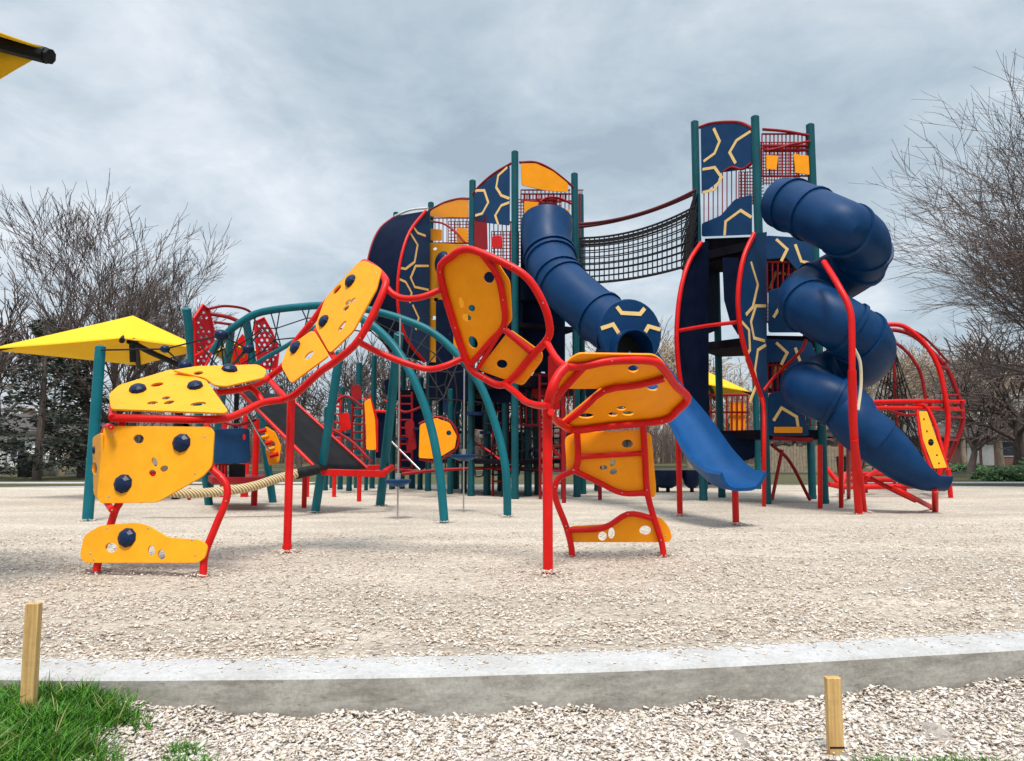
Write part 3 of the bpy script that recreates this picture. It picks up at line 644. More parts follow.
wtube(T2, [(677,331,17.6),(706,326,17.2),(738,322,16.7)], .045)
wtube(T2, [(762,398,16.9),(764,412,16.8),(764,450,16.6),gnd(764,506.5)], .045, RED)
wtube(T2, [(764,390,16.9),(776,375,17.0),(800,352,17.1),(806,340,17.2)], .035, RED)
wtube(T2, [(810,500,18.6),(790,462,18.4),(772,445,18.0)], .04, DRED, 'brace'); wtube(T2, [(772,500,17.8),(782,450,18)], .04, DRED, 'brace')
mb = MB()
for i in range(12): mb.seg(at(683+i*1.1, 196+(11-i)*8.2, 18.9), at(697, 203+i*9.5, 18.6), .018, 6); mb.seg(at(696, 190+i*4, 18.7), at(682, 235+i*7, 18.9), .018, 6)
mb.build('rope_net', ROPE, T2)
panel(T2, P3((682,300,18.9),(698,300,18.6),(698,200,18.6)), [(697,192),(692,208),(684,240),(681,285),(683,318),(697,318)], DBLUE, name='wall_panel', rr=2, off=-.06)
panel(T2, P3((707,400,18.7),(750,400,18.3),(707,440,18.7)), [(707,434),(755,434),(755,458),(740,462),(707,460)], DBLUE, name='wall_panel', rr=2)
# spiral slide
cx, cy, R, r = at(834, 300, 16.0).x, 16.0, .60, .565
keys = [(100, 226), (80, 232), (45, 242), (0, 260), (-45, 273), (-90, 285), (-135, 295), (-180, 304), (-225, 314), (-270, 329), (-315, 343), (-360, 358), (-405, 368), (-450, 377), (-495, 384), (-540, 390), (-585, 398), (-622, 409)]
def hz(py, y): return at(820, py, y).z
pts = [at(782, 203, 16.75), at(796, 207, 16.35)]
for a, py in keys:
    t = math.radians(a); Yh = cy - R*math.sin(t); Xh = cx + R*math.cos(t)
    z = CAM.z + (at(820, py, 16.0).z-CAM.z)*Yh/16.0
    pts.append(V((Xh, Yh, z)))
pts += [at(856, 424, 15.2), at(878, 441, 15.1)]
path = smooth(pts, 5)
NP_ = len(path); s2 = slide_tube(T2, path, [r-.085*max(0, (i/NP_-.55)/.45) for i in range(NP_)], [4, 7, 14, 23, 26, 36, 46, 55, 58, 70, 82, 92]); tag(s2, 'spiral blue tube')
ch = smooth([at(872, 437, 15.12), at(890, 451, 15.1), at(908, 464, 15.1), at(926, 471, 15.1), at(943, 472, 15.1)], 6)
r = r-.085
# the tube opens out into a half pipe
mb = MB(); vs = []; fs = []; K = 16; k = len(ch)
for i, p in enumerate(ch):
    t = ((ch[i+1] if i < k-1 else ch[i])-(ch[i-1] if i else ch[i])).normalized(); sd = t.cross(V((0, 0, 1))).normalized(); nn = sd.cross(t)
    f = min(1, i/(k*.8)); half = math.radians(178-f*95); rr = r*(1-f*.28); off = -rr*.0-(f*.10)
    for rad in (rr, rr-.05):
        row = [p+sd*math.sin(-half+2*half*j/(K-1))*rad - nn*math.cos(-half+2*half*j/(K-1))*rad + nn*(rr-r+.1*f) for j in range(K)]
        vs += row if rad == rr else row[::-1]
M = 2*K
for i in range(k-1):
    for j in range(M): fs.append((i*M+j, i*M+(j+1) % M, (i+1)*M+(j+1) % M, (i+1)*M+j))
fs.append(tuple(range(M))); fs.append(tuple((k-1)*M+j for j in range(M))[::-1]); mb.add(vs, fs); mb.build('slide_chute', BLUE, s2)
def sleg(px, py, pts, rad, m=RED):
    b = gnd(px, py); MB().tube([V((b.x, b.y, -.1))]+[at(*q) for q in pts], rad, 14).build('support_leg', m, s2)
sleg(859, 514, [(853,420,14.25),(852,370,14.1)], .075)
MB().tube(smooth([at(852,372,14.1), at(852,340,14.1), at(850,310,14.15), at(838,285,14.4), at(824,262,15.0)], 5), .06, 14).build('support_leg', RED, s2)
sleg(865, 513, [(861,480,14.6),(855,440,14.3)], .05)
wtube(s2, [(854,348,14.25),(860,362,14.3),(861,385,14.35),(858,410,14.3)], .03, HOSE, 'support_loop')
sleg(820, 508.5, [(820,445,16.2)], .05); sleg(841, 507.5, [(841,440,15.6)], .05); sleg(848.5, 498, [(848.5,440,17)], .05, DRED)
sleg(935, 511, [(935,490,14.9)], .06)
wtube(s2, [(893,487,15.0),(910,496,15.0),gnd(935,509)], .05, RED, 'support_leg'); wtube(s2, [(870,478,15.6),(893,490,15.4),(916,501,15.3)], .045, RED, 'support_leg')
# ------------------------------------------------------------------ rope bridge
BR = thing('rope_bridge', at(640, 280, 19.2), 'black rope net bridge sagging between the middle and the tallest tower', 'rope bridge')
def rail(y0, ym, y1, dy=0, n=24):
    P = []
    for i in range(n+1):
        t = i/n; px = 580+t*116; py = (1-t)*(1-t)*y0+2*t*(1-t)*ym+t*t*y1
        P.append(at(px, py, 20.2-1.5*t+dy))
    return P
for dy, sh in ((0, 0), (1.0, 3)):
    top = rail(224+sh, 221, 190+sh, dy); nt_ = rail(238+sh, 238+sh, 206+sh, dy); bt = rail(283, 282, 263, dy)
    MB().tube(top, .04, 8).build('hand_rope', DROPE, BR)
    mb = MB(); mb.tube(nt_, .03, 6); mb.tube(bt, .035, 6)
    for j in range(1, 7):
        mb.tube([a.lerp(b, j/7) for a, b in zip(nt_, bt)], .017, 5)
    for i in range(0, 25): mb.seg(nt_[i], bt[i], .017, 5)
    mb.tube([a+V((0, 0, -.13)) for a in nt_], .022, 6)
    mb.build('rope_net', ROPE, BR)
mb = MB(); b0 = rail(283, 282, 263, 0); b1 = rail(283, 282, 263, 1.0)
for i in range(0, 24): mb.obox((b0[i]+b0[i+1])/2+V((0,.02,.02)), (b1[i]+b1[i+1])/2+V((0,-.02,.02)), .14, .03)
mb.build('plank_deck', DECK, BR)
# ------------------------------------------------------------------ teal arch net dome
D = thing('net_climber', gnd(400, 512), 'pair of bent teal arches with black climbing net and leaning teal posts', 'net climber')
wallp = [(212,352,15.3),(224,336,15.2),(240,323,15.1),(262,312,15.0),(310,306,14.9),(345,306,14.8),(374,311,14.7),(402,319,14.6),(430,331,14.5),(455,352,14.4),(480,385,14.3),(497,430,14.2),(506,472,14.1)]
arch1 = smooth([at(*p) for p in wallp]+[gnd(507.5, 517)], 5); arch2 = smooth([at(*p) for p in [(238,384,15.0),(256,364,14.7),(288,345,14.3),(318,327,13.9),(345,316,13.8),(366,321,13.6),(392,344,13.5),(412,376,13.3),(429,420,13.2),(439,468,13.1)]]+[gnd(444.5, 523)], 5)
MB().tube(arch1, .075, 14).build('arch_tube', TEAL, D); MB().tube(arch2, [.045]*12+[.06]*4+[.075]*(len(arch2)-16), 14).build('arch_tube', TEAL, D)
mb = MB(); random.seed(3)
for i in range(4, 48, 3):
    p = arch1[i]; q = arch2[min(len(arch2)-1, max(0, int(i*.82)+random.randint(-2, 2)))]; m = p.lerp(q, .5)+V((0, 0, -.25-.2*random.random()))
    mb.tube([p, m, q], .014, 5)
    if i > 4: mb.seg(m, pm, .014, 5); mb.seg(p.lerp(m, .5), pq.lerp(pm, .5), .012, 5)
    pm, pq = m, p
for k in range(7): mb.seg(arch1[8+k*3], at(196+k*24, 392-k*3, 14.8), .013, 5)
mb.build('rope_net', ROPE, D)
hub = [(165,349,14.2,5),(221,335,14.2,7),(224,374,14.3,10),(185,366,14.3,7),(248,349,14.5,6),(206,378,14.3,8)]
for x, y, Y, r in hub: MB().ball(at(x, y, Y), r*Y/F, None, .8, 10, 7).build('rope_knot', NAVY, D)
mb = MB()
mb.seg(at(101,350,13.4), at(165,349,14.2), .016, 6)
for a, b in [((165,349,14.2),(221,335,14.2)),((165,349,14.2),(185,366,14.3)),((221,335,14.2),(224,374,14.3)),((221,335,14.2),(206,378,14.3)),((248,349,14.5),(224,374,14.3)),((185,366,14.3),(206,378,14.3)),((221,335,14.2),(248,349,14.5)),((224,374,14.3),(262,330,14.8)),((224,374,14.3),(200,345,14.4))]:
    mb.seg(at(*a), at(*b), .016, 6)
mb.build('rope_net', ROPE, D)
for (g0, top, r, m) in [((87.5,521),(100.5,347,13.5),.09,TEAL),((315,513),(340,352,14.5),.085,TEAL),((380,506),(399,334,15.2),.10,TEAL)]:
    b = gnd(*g0); t = at(*top); d = (t-b)
    mb = MB(); mb.tube([b-d*.04, t, t+d.normalized()*.03], [r, r, r*.6], 16); mb.build('leaning_post', m, D)
# ------------------------------------------------------------------ small play structure on the left
S = thing('play_structure', gnd(235, 505), 'low play structure at left with dark red lattice wings, blue panel and leaning teal posts', 'play structure')
for (g0, top) in [((209,505),(186.5,309,16.0)),((273,502.5),(246,319,17.4)),((209,496),(232,325,18.5))]:
    b = gnd(*g0); t = at(*top); d = t-b
    MB().tube([b-d*.03, t, t+d.normalized()*.03], [.09, .09, .05], 14).build('leaning_post', TEAL, S)
def lattice(root, out, Y, tilt=.6, name='lattice_wing'):
    xs = [p[0] for p in out]; ys = [p[1] for p in out]; x0, x1, y0, y1 = min(xs), max(xs), min(ys), max(ys)
    pl = P3((x0, y0, Y), (x1, y0, Y+tilt), (x0, y1, Y)); holes = []; random.seed(int(x0))
    def inside(x, y, m=2.6):
        k = len(out); ok = False
        for i in range(k):
            (ax, ay), (bx, by) = out[i], out[(i+1) % k]
            if (ay > y) != (by > y) and x < (bx-ax)*(y-ay)/(by-ay)+ax: ok = not ok
            dx, dy = bx-ax, by-ay; t = max(0, min(1, ((x-ax)*dx+(y-ay)*dy)/(dx*dx+dy*dy)))
            if math.hypot(x-ax-t*dx, y-ay-t*dy) < m: return False
        return ok
    y = y0+3; row = 0
    while y < y1:
        x = x0+2+(row % 2)*2.7
        while x < x1:
            if inside(x, y) and random.random() < .92: holes.append((x, y, 1.7+.4*random.random(), 1.7, 0, 6))
            x += 5.4
        y += 4.8; row += 1
    return panel(root, pl, out, RED if False else DREDP, holes, off=0, th=.03, name=name, rr=1, bev=0), pl
DREDP = paint('crimson_panel', (.42, .012, .022), .4, .12)
for out, Y in [([(193,318),(202,305),(208,310),(213,332),(212,350),(203,369),(195,369)], 16.2), ([(254,322),(263,318),(271,332),(278,350),(276,369),(258,369)], 17.2)]:
    w, pl = lattice(S, out, Y)
    MB().tube([pl(*p, .02) for p in out], .03, 8, closed=True).build('wing_frame', RED, w)
panel(S, P3((232,335,18),(250,335,18.2),(232,370,18)), [(233,346),(242,334),(247,340),(248,369),(232,369)], RED, [(239,348,1.8,1.8),(243,356,1.8,1.8),(238,362,1.8,1.8)], name='lattice_wing', rr=1)
wtube(S, [(208,309,16.5),(225,306,16.8),(245,309,17.2),(256,317,17.6)], .03, DRED, 'roof_arch')
wtube(S, [(211,314,16.5),(228,317,16.6),(240,322,16.7)], .045, DRED, 'roof_arch'); wtube(S, [(214,322,16.5),(235,325,16.7)], .03, DRED, 'roof_arch')
wtube(S, [(196,356,16.1),(215,344,16.1),(222,338,16.2)], .04, RED, 'roof_arch')
for b, h in [(gnd(254,505.6), 1.95), (gnd(243,497), 2.2), (gnd(222,497), 2.2)]: MB().seg(V((b.x, b.y, -.1)), V((b.x, b.y, h)), .07, 14).build('post', RED, S)
pl = P3((217,430,15.8),(250,430,15.8),(217,460,15.8))
panel(S, pl, [(215,429),(250,428),(251,463),(216,464)], PBLUE, [(245,437,1.6,3)], name='wall_panel', rr=4)
bars(S, P3((217,465,16),(250,465,16),(217,480,16)), 216, 229, 464, 480, 3.4, .02, DRED)
panel(S, P3((230,465,16.2),(250,465,16.2),(230,480,16.2)), [(230,464),(246,464),(246,480),(230,480)], BLACK, name='wall_panel', rr=1)
MB().prism([(at(212,480,15.6).x,15.6),(at(262,480,15.6).x,15.6),(at(266,480,17.8).x,17.8),(at(206,480,17.8).x,17.8)], .55, .68).build('deck', DRED, S)
wtube(S, [(214,418,15.6),(235,425,15.6),(256,420,15.6)], .03, DRED, 'hand_rail'); wtube(S, [(248,415,15.5),(262,440,15.5),(270,452,15.4)], .02, STEEL, 'hand_rail')
for k in range(5): MB().seg(at(258+k*3, 432+k*6, 17), at(266+k*3, 430+k*6, 17), .05, 8).build('step', YEL_SHADE if k % 2 else RED, S)
panel(S, P3((262,430,17.2),(282,430,17.2),(262,470,17.2)), [(266,426),(276,432),(282,446),(280,462),(270,466),(266,450)], YEL_SHADE, [(273,445,3,4)], name='crawl_panel', rr=2)
# ------------------------------------------------------------------ black mat ramp
M_ = thing('mat_ramp', gnd(330, 498), 'sloping black rubber mat climber between two red rails', 'ramp climber')
r1a, r1b = at(236,388,15.2), at(317,469,14.6); r2a, r2b = at(288,396,16.6), at(367,468,16.0)
mb = MB(); n_ = (r1b-r1a).cross(r2a-r1a).normalized()
G = []
for i in range(13):
    for j in range(9):
        t, s_ = i/12, j/8; p = r1a.lerp(r1b, t).lerp(r2a.lerp(r2b, t), s_); G.append(p-V((0, 0, .12*math.sin(PI*s_)*math.sin(PI*t))))
mb.add(G, [(i*9+j, i*9+j+1, (i+1)*9+j+1, (i+1)*9+j) for i in range(12) for j in range(8)]); o = mb.build('rubber_mat', BLACK, M_)
so = o.modifiers.new('thick', 'SOLIDIFY'); so.thickness = .03
MB().tube([r1a, r1b], .035, 10).build('side_rail', RED, M_); MB().tube([r2a, r2b], .035, 10).build('side_rail', RED, M_)
mb = MB(); mb.obox(at(322,472,14.9), at(385,474,15.2), .10, .13); mb.obox(at(330,468,16.4), at(392,467,16.8), .10, .10); mb.obox(at(322,470,14.9), at(332,467,16.5), .1, .1); mb.obox(at(385,472,15.2), at(392,467,16.8), .1, .1)
mb.build('base_beam', RED, M_, bevel=.01)
mb = MB(); mb.tube([at(296,474,14.3), at(318,469,14.6)], .10, 12); mb.build('rubber_bumper', BLACK, M_)
for g0, top in [((304,508),470),((359,501.5),470),((334,497),470),((307,497),470),((246,497),455),((384,494),470),((290,495),470)]:
    b = gnd(*g0); MB().seg(V((b.x, b.y, -.1)), V((b.x, b.y, max(.3, at(g0[0], top, b.y).z))), .055, 12).build('support_leg', RED, M_)
RB = thing('rope_balance_beam', gnd(235, 507), 'thick tan twisted rope beam sagging low above the chips', 'balance beam')
MB().tube(smooth([at(140,488,13.9), at(178,493,13.9), at(215,492,14), at(250,487,14.1), at(276,479,14.2), at(298,473,14.3)], 6), .085, 16).build('rope', TROPE, RB)
for g0, top in [((189,500),494),((141,503),489)]:
    b = gnd(*g0); MB().seg(V((b.x, b.y, -.1)), V((b.x, b.y, .3)), .04, 10).build('support_leg', DRED, RB)
# hanging pods on thin cables
for (x, y, gx, gy, ty, lab) in [(397,481,397.5,519,318,'lower of the two round blue pods threaded on thin upright cables'), (463,456,463.5,512.5,352,'higher round blue pod on a thin cable, between the two teal arch feet')]:
    b = gnd(gx, gy); P = thing('cable_pod', b, lab, 'pod step', 'round pods on thin cables')
    z = at(gx, y, b.y).z; R_ = 13*b.y/F
    mb = MB(); mb.tube([V((b.x,b.y,z-.10)), V((b.x,b.y,z-.03)), V((b.x,b.y,z+.02)), V((b.x,b.y,z+.03))], [R_*.35, R_*.95, R_, R_*.9], 24); mb.build('pod_disc', PBLUE, P)
    MB().tube([V((b.x,b.y,z+.03)), V((b.x,b.y,z+.14))], .05, 10).build('clamp', STEEL, P)
    MB().seg(V((b.x,b.y,0)), V((b.x,b.y,at(gx, ty, b.y).z)), .016, 6).build('cable', STEEL, P)
# ------------------------------------------------------------------ mid and far play pieces
K1 = thing('play_station', gnd(380, 492), 'cluster of teal posts, red ladders, pod steps and a slim yellow panel behind the ramp', 'play structure')
pl = P3((365,400,21),(390,400,21.2),(365,460,21))
panel(K1, pl, [(364,402),(370,398),(375,420),(376,450),(366,450),(366,430)], YEL_SHADE, name='side_panel', rr=2); ptube(K1, pl, [(363,400),(369,395),(377,420),(377,452)], .035, RED, sm=0)
panel(K1, pl, [(377,412),(392,413),(391,458),(376,458)], DBLUE, name='front_panel', rr=2, off=-.1); ptube(K1, pl, [(375,411),(393,412)], .04, RED, sm=0)
for (g0, hh) in [((340,489.5),3.3),((372,488.5),4.4),((325,490.5),2.6),((402,488.8),4.2),((349,491),2.9),((420,489.5),3.6),((332,488),3.9)]:
    post(K1, gnd(*g0), hh, .085, DTEAL)
for (x0, y0, x1, y1, Y, m) in [(384,378,402,396,23,DBLUE),(340,412,352,432,22.6,RED),(405,420,417,452,22.4,DRED),(322,432,334,456,22.5,DBLUE),(351,384,363,402,23.4,DRED)]:
    pl2 = P3((x0, y0, Y), (x1, y0, Y), (x0, y1, Y)); panel(K1, pl2, [(x0,y0+2),(x1-3,y0),(x1,y1-3),(x0+2,y1)], m, name='wall_panel', rr=3)
for (x0, x1, y0, y1, Y, st, m) in [(352,364,404,462,22.8,4,DRED),(400,412,392,470,22.9,4,DRED),(333,341,394,470,23.2,4,RED)]:
    pl2 = P3((x0, y0, Y), (x1, y0, Y), (x0, y1, Y)); mb = MB(); mb.seg(pl2(x0,y0), pl2(x0,y1), .035); mb.seg(pl2(x1,y0), pl2(x1,y1), .035); y_ = y0+4
    while y_ < y1: mb.seg(pl2(x0,y_), pl2(x1,y_), .028, 6); y_ += 8
    mb.build('ladder', m, K1)
for q in [[(322,425,22),(350,440,22),(372,462,21.6)],[(384,400,22.6),(404,412,22.4),(424,406,22.2)],[(330,410,23),(345,396,23),(362,406,23)],[(336,470,22),(372,468,22),(416,471,22)]]: wtube(K1, q, .04, DRED, 'hand_rail')
for (x, y, Y) in [(342,436,22.5),(374,425,22.6),(401,440,22.4),(421,430,22.3),(346,460,22.3),(372,448,22.5)]:
    p_ = at(x, y, Y); MB().tube([p_, p_+V((0,0,.07))], .24, 12).build('pod_step', NAVY, K1)
for g0 in [(366,490.5),(391,489.5)]:
    b = gnd(*g0); MB().seg(V((b.x,b.y,-.1)), V((b.x,b.y,1.4)), .06, 10).build('support_leg', DTEAL, K1)
SP = thing('spinner_seat', gnd(680, 497), 'low dark blue bucket spinner beside the foot of the blue chute', 'spinner')
c = gnd(668, 492)
for (x, y, rr, zz) in [(666,480,17,1), (692,482,11,1)]:
    p = at(x, y, c.y); mb = MB(); q = rr*c.y/F
    mb.tube([V((p.x,p.y,.12)), V((p.x,p.y,.25)), V((p.x,p.y,.52)), V((p.x,p.y,.66)), V((p.x,p.y,.60)), V((p.x,p.y,.35))], [q*.35, q*.75, q*.98, q, q*.9, q*.6], 20, True)
    mb.build('bucket', NAVY, SP)
for x in (657, 668, 679, 692):
    b = gnd(x, 492); MB().seg(V((b.x,b.y,-.1)), V((b.x,b.y,.3)), .06, 8).build('support_leg', BLACK, SP)
RS = thing('play_deck', gnd(725, 492), 'small deck with red bar railing and orange panel under a yellow canopy', 'play deck')
pl = P3((706,396,25),(750,396,25),(706,430,25)); bars(RS, pl, 706, 748, 395, 432, 5.2, .03, DRED); bars(RS, pl, 706, 748, 412, 412.5, 30, .02, DRED)
panel(RS, pl, [(730,402),(746,402),(746,431),(731,431)], YEL_SHADE, name='wall_panel', rr=3, off=-.1)
for x in (700, 752):
    b = gnd(x, 488); b.y = 25; MB().seg(V((b.x,25,-.1)), V((b.x,25,3.9)), .1, 12).build('post', DTEAL, RS)
MB().box((at(706,440,25).x, 25, 1.45), (at(748,440,25).x, 27, 1.6)).build('deck', DBLUE, RS)
def canopy(name_label, n_, l_, f_, r_, ap, sag=.06, valance=.16, posts=(), arms=()):
    """four-corner tensioned fabric pyramid: near, left, far, right corners + apex"""
    T = thing('shade_canopy', V((ap.x, ap.y, 0)), name_label, 'shade canopy')
    cs = [n_, l_, f_, r_]; mb = MB(); S_ = 10; vs = []; fs = []
    for k in range(4):
        a, b = cs[k], cs[(k+1) % 4]; base = len(vs)
        for i in range(S_+1):
            for j in range(S_+1-i if False else S_+1):
                t, s_ = i/S_, j/S_; e = a.lerp(b, t); mid = (a+b+n_+l_+f_+r_)/6; e = e.lerp(V((ap.x, ap.y, e.z)), sag*4*t*(1-t))
                p = e.lerp(ap, s_); p.z -= .35*sag*10*s_*(1-s_)*.3
                vs.append(p)
        for i in range(S_):
            for j in range(S_): q = base+i*(S_+1)+j; fs.append((q, q+S_+1, q+S_+2, q+1))
    mb.add(vs, fs); o = mb.build('fabric', CANV, T, sharp=25); s = o.modifiers.new('thick', 'SOLIDIFY'); s.thickness = .02
    for k in range(4):
        MB().tube([cs[k]+V((0,0,-.06)), ap+V((0,0,-.15))], .065, 8).build('hip_tube', BLACK, T)
    for x in posts: MB().tube(x, .10, 14).build('post', BLACK, T)
    for x in arms: MB().tube(x, .07, 10).build('arm', BLACK, T)
    return T
z = 3.75
canopy('large yellow fabric canopy beside the tall bare tree at left', at(122,338,17), at(-14,349,18.6), at(139,365,22.3), at(206,349,18.9), at(133,315.5,19.5), .03,
       posts=[[V((at(181,366,19.6).x, 19.6, 0)), V((at(181,366,19.6).x, 19.6, 3.3))]], arms=[[at(129,341,17.3), at(150,352,18.0), at(181,366,19.5)], [at(132,338,17.4), at(133,362,17.5)]])
canopy('tiny far yellow canopy seen between the lattice wings', at(232,345,30), at(212,352,33), at(236,372,38), at(262,352,33), at(236,341,34), .03, posts=[[V((at(238,360,34).x,34,0)), V((at(238,360,34).x,34,4.2))]])
canopy('far yellow canopy seen through the foot of the tallest tower', at(700,383,24), at(655,396,27), at(715,398,31), at(752,392,27), at(704,370,27), .03, posts=[[V((at(706,360,27.6).x,27.6,0)), V((at(706,360,27.6).x,27.6,3.3))]])
cA_ = at(51, 50, 6.2)
canopy('near yellow canopy whose corner pokes in at the top left', at(-330,-135,4.2), at(-560, 30, 6.0), at(-160,205,8.2), cA_, at(-190,-30,6.4), .10,
       posts=[[V((-6.2,6.4,0)), V((-6.2,6.4,4.6))]], arms=[[cA_+V((-.04,0,-.05)), cA_+V((-.45,0,.06)), at(-190,-20,6.4)]])
# ------------------------------------------------------------------ red dome climber at right
DC = thing('dome_climber', gnd(925, 497), 'red hoop frame climber right of the spiral slide with a slanted yellow panel', 'climber')
A1 = [(860,326,21),(880,325,20.8),(903,326,20.6),(924,343,20.4),(938,366,20.3),(945,395,20.2),(948,416,20.2),(947,439,20.2),(943,458,20.2),(938,478,20.2)]
A2 = [(870,338,23),(890,330,23),(912,335,22.8),(929,349,22.6),(947,369,22.4),(958,395,22.3),(963,418,22.2),(957,440,22.2),(948,459,22.2),(940,475,22.2)]
for A in (A1, A2): wtube(DC, A, .065, RED if A is A1 else DRED, 'hoop')
for i in range(1, 9): wtube(DC, [A1[i], A2[i]], .035 if i > 4 else .05, DRED, 'rung', sm=0)
wtube(DC, [(862,340,22),(884,338,21.8),(905,350,21.5),(920,372,21.3),(926,402,21.2)], .045, DRED, 'hoop'); wtube(DC, [(905,327,20.7),(925,338,21.6),(948,362,22.4)], .035, DRED, 'rung')
wtube(DC, [(872,402,20.5),(905,415,20.6),(938,409,21)], .04, DRED, 'rung')
wtube(DC, [(866,402,19.8),(920,401,20),(964,402,21)], .055); wtube(DC, [(868,408,19.8),(920,408,20),(963,409,21)], .055); wtube(DC, [(870,404,22),(964,401,22.3)], .05, DRED)
for x in (930, 945, 962): wtube(DC, [(x,401,20.4),(x,409,20.4)], .05, DRED, 'rung', sm=0)
pl = P3((915,405,20.0),(930,405,20.0),(945,475,19.4))
panel(DC, pl, [(918,412),(926,412),(935,438),(946,468),(933,469),(922,440)], YEL, [(923,420,1,1.2),(926,432,1,1.2),(930,443,3,3.6),(936,456,1,1.2),(938,464,1,1.2)], rr=1, off=.03)
ptube(DC, pl, [(914,404),(926,407),(936,428),(947,470)], .05); ptube(DC, pl, [(917,410),(921,440),(932,472)], .04)
for g0, m in [((951,498),RED),((936,494),DRED),((905,492),DRED)]:
    b = gnd(*g0); MB().seg(V((b.x,b.y,-.1)), at(g0[0]-3, 468, b.y), .06, 10).build('support_leg', m, DC)
RR = thing('low_ramp', gnd(850, 492), 'low red slatted ramp behind the end of the spiral slide', 'ramp')
mb = MB()
for a, b in [((826,468,21),(842,487,20.5)),((842,487,20.5),(935,486,20.5)),((828,484,20.2),(842,487,20.5)),((845,474,22.5),(925,474,22.5)),((842,487,20.5),(845,474,22.5)),((925,474,22.5),(935,486,20.5)),((838,480,21.5),(930,480,21.5)),((866,478,21),(878,470,22))]:
    mb.seg(at(*a), at(*b), .07, 10)
mb.build('frame', RED, RR)
for x, y in [(843,493.5),(866,493),(895,492),(933,491)]:
    b = gnd(x, y); MB().seg(V((b.x,b.y,-.1)), V((b.x,b.y,.35)), .055, 10).build('support_leg', DRED, RR)
NP = thing('net_pyramid', gnd(890, 491), 'black rope net with red poles behind the red hoops', 'net climber')
random.seed(5); mb = MB(); tp = at(893, 345, 24); bs = [at(850+i*11, 474, 23+((i*7) % 4)) for i in range(9)]
for b in bs: mb.seg(tp, b, .02, 5)
for k in range(1, 7):
    pr = [tp.lerp(b, k/7) for b in bs]
    for i in range(8): mb.seg(pr[i], pr[i+1]+V((0,0,random.uniform(-.1,.1))), .018, 5)
mb.build('rope_net', ROPE, NP); MB().seg(V((tp.x, tp.y, 0)), tp, .05, 10).build('post', DRED, NP)
mb = MB()
for k in range(60):
    p = tp.lerp(bs[random.randrange(9)], random.uniform(.2, 1)); q = tp.lerp(bs[random.randrange(9)], random.uniform(.2, 1))
    mb.seg(p, q, .016, 4)
mb.tube([tp]+[bs[0]], .016, 4); mb.build('rope_net', ROPE, NP)
# ------------------------------------------------------------------ stakes
def stake(bx, by, tx, ty, z0, w, Y, lab, band):
    o_ = thing('wooden_stake', V((at(bx,by,Y).x, Y, z0)), lab, 'stake', 'wooden marker stakes'); a = at(bx, by, Y); b = at(tx, ty, Y); d = (b-a).normalized()
    mb = MB(); mb.obox(a-d*.25, b, w, w*.62, V((0, -1, .02))); mb.build('shaft', WOOD, o_, bevel=.003)
    if band:
        p = at(*band, Y); mb = MB(); mb.obox(p-d*.004, p+d*.004, w*1.03, w*.66, V((0, -1, .02))); mb.build('ink_line', BLACK, o_)
stake(26.5,741,34,603,-.2,.064,3.78,'taller weathered pine stake standing in the green grass', None)
stake(836,768,832.5,677,-.2,.066,3.62,'shorter pine stake with a dark line near its foot, in the chips before the kerb', (835.5,746))
# ------------------------------------------------------------------ ground, kerb
fr = [(-400,660),(-200,672),(0,677),(100,678),(200,677.5),(350,676),(450,674),(512,672),(600,669.5),(700,665.5),(833,658.5),(930,653),(1024,647.5),(1200,634),(1400,616)]
F0 = smooth([gnd(x, y, .035) for x, y in fr], 6)
L0, R0 = F0[0], F0[-1]
loop = F0 + smooth([R0+V((1.2,1.6,0)), V((15,9.5,.035)), V((20,15,.035)), V((20,24,.035)), V((12,27,.035)), V((0,27.6,.035)), V((-14,26.5,.035)), V((-21,22,.035)), V((-20,12,.035)), V((-12,6.6,.035)), L0+V((-1.2,.45,0))], 6)
k = len(loop); nr = []
for i in range(k):
    t = (loop[(i+1) % k]-loop[i-1]).normalized(); nr.append(V((-t.y, t.x, 0)))      # inward
def off(d, z): return [V((p.x+n.x*d, p.y+n.y*d, z)) for p, n in zip(loop, nr)]
rows = [off(0, -.6), off(0, .02), off(.012, .035), off(.37, .035), off(.37, -.2)]
mb = MB(); vs = [p for r_ in rows for p in r_]; 
def strip(i):
    return [(i*k+j, i*k+(j+1) % k, (i+1)*k+(j+1) % k, (i+1)*k+j) for j in range(k)]
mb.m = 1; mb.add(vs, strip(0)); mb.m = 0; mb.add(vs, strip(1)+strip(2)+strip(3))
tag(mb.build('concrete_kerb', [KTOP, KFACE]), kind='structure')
inner = off(.36, 0)
cen = V((0, 14, 0)); NR = 26; vs = []; fs = []
import mathutils.noise as mn
for a in range(NR):
    t = 1-(1-a/NR)**1.0
    for p in inner:
        q = p.lerp(cen, t*.999); h = .0 if q.y > 11 else .018*mn.noise(V((q.x*.9, q.y*.9, 0)))
        edge = .026 if a == 0 else 0
        vs.append(V((q.x, q.y, h*(1 if a else 0)+edge*.7+0.0)))
vs.append(V(cen)); c0 = len(vs)-1
for a in range(NR-1):
    for j in range(k): fs.append((a*k+j, a*k+(j+1) % k, (a+1)*k+(j+1) % k, (a+1)*k+j))
for j in range(k): fs.append(((NR-1)*k+j, (NR-1)*k+(j+1) % k, c0))
mb = MB(); mb.add(vs, fs); tag(mb.build('play_surface', MULCH), kind='structure')
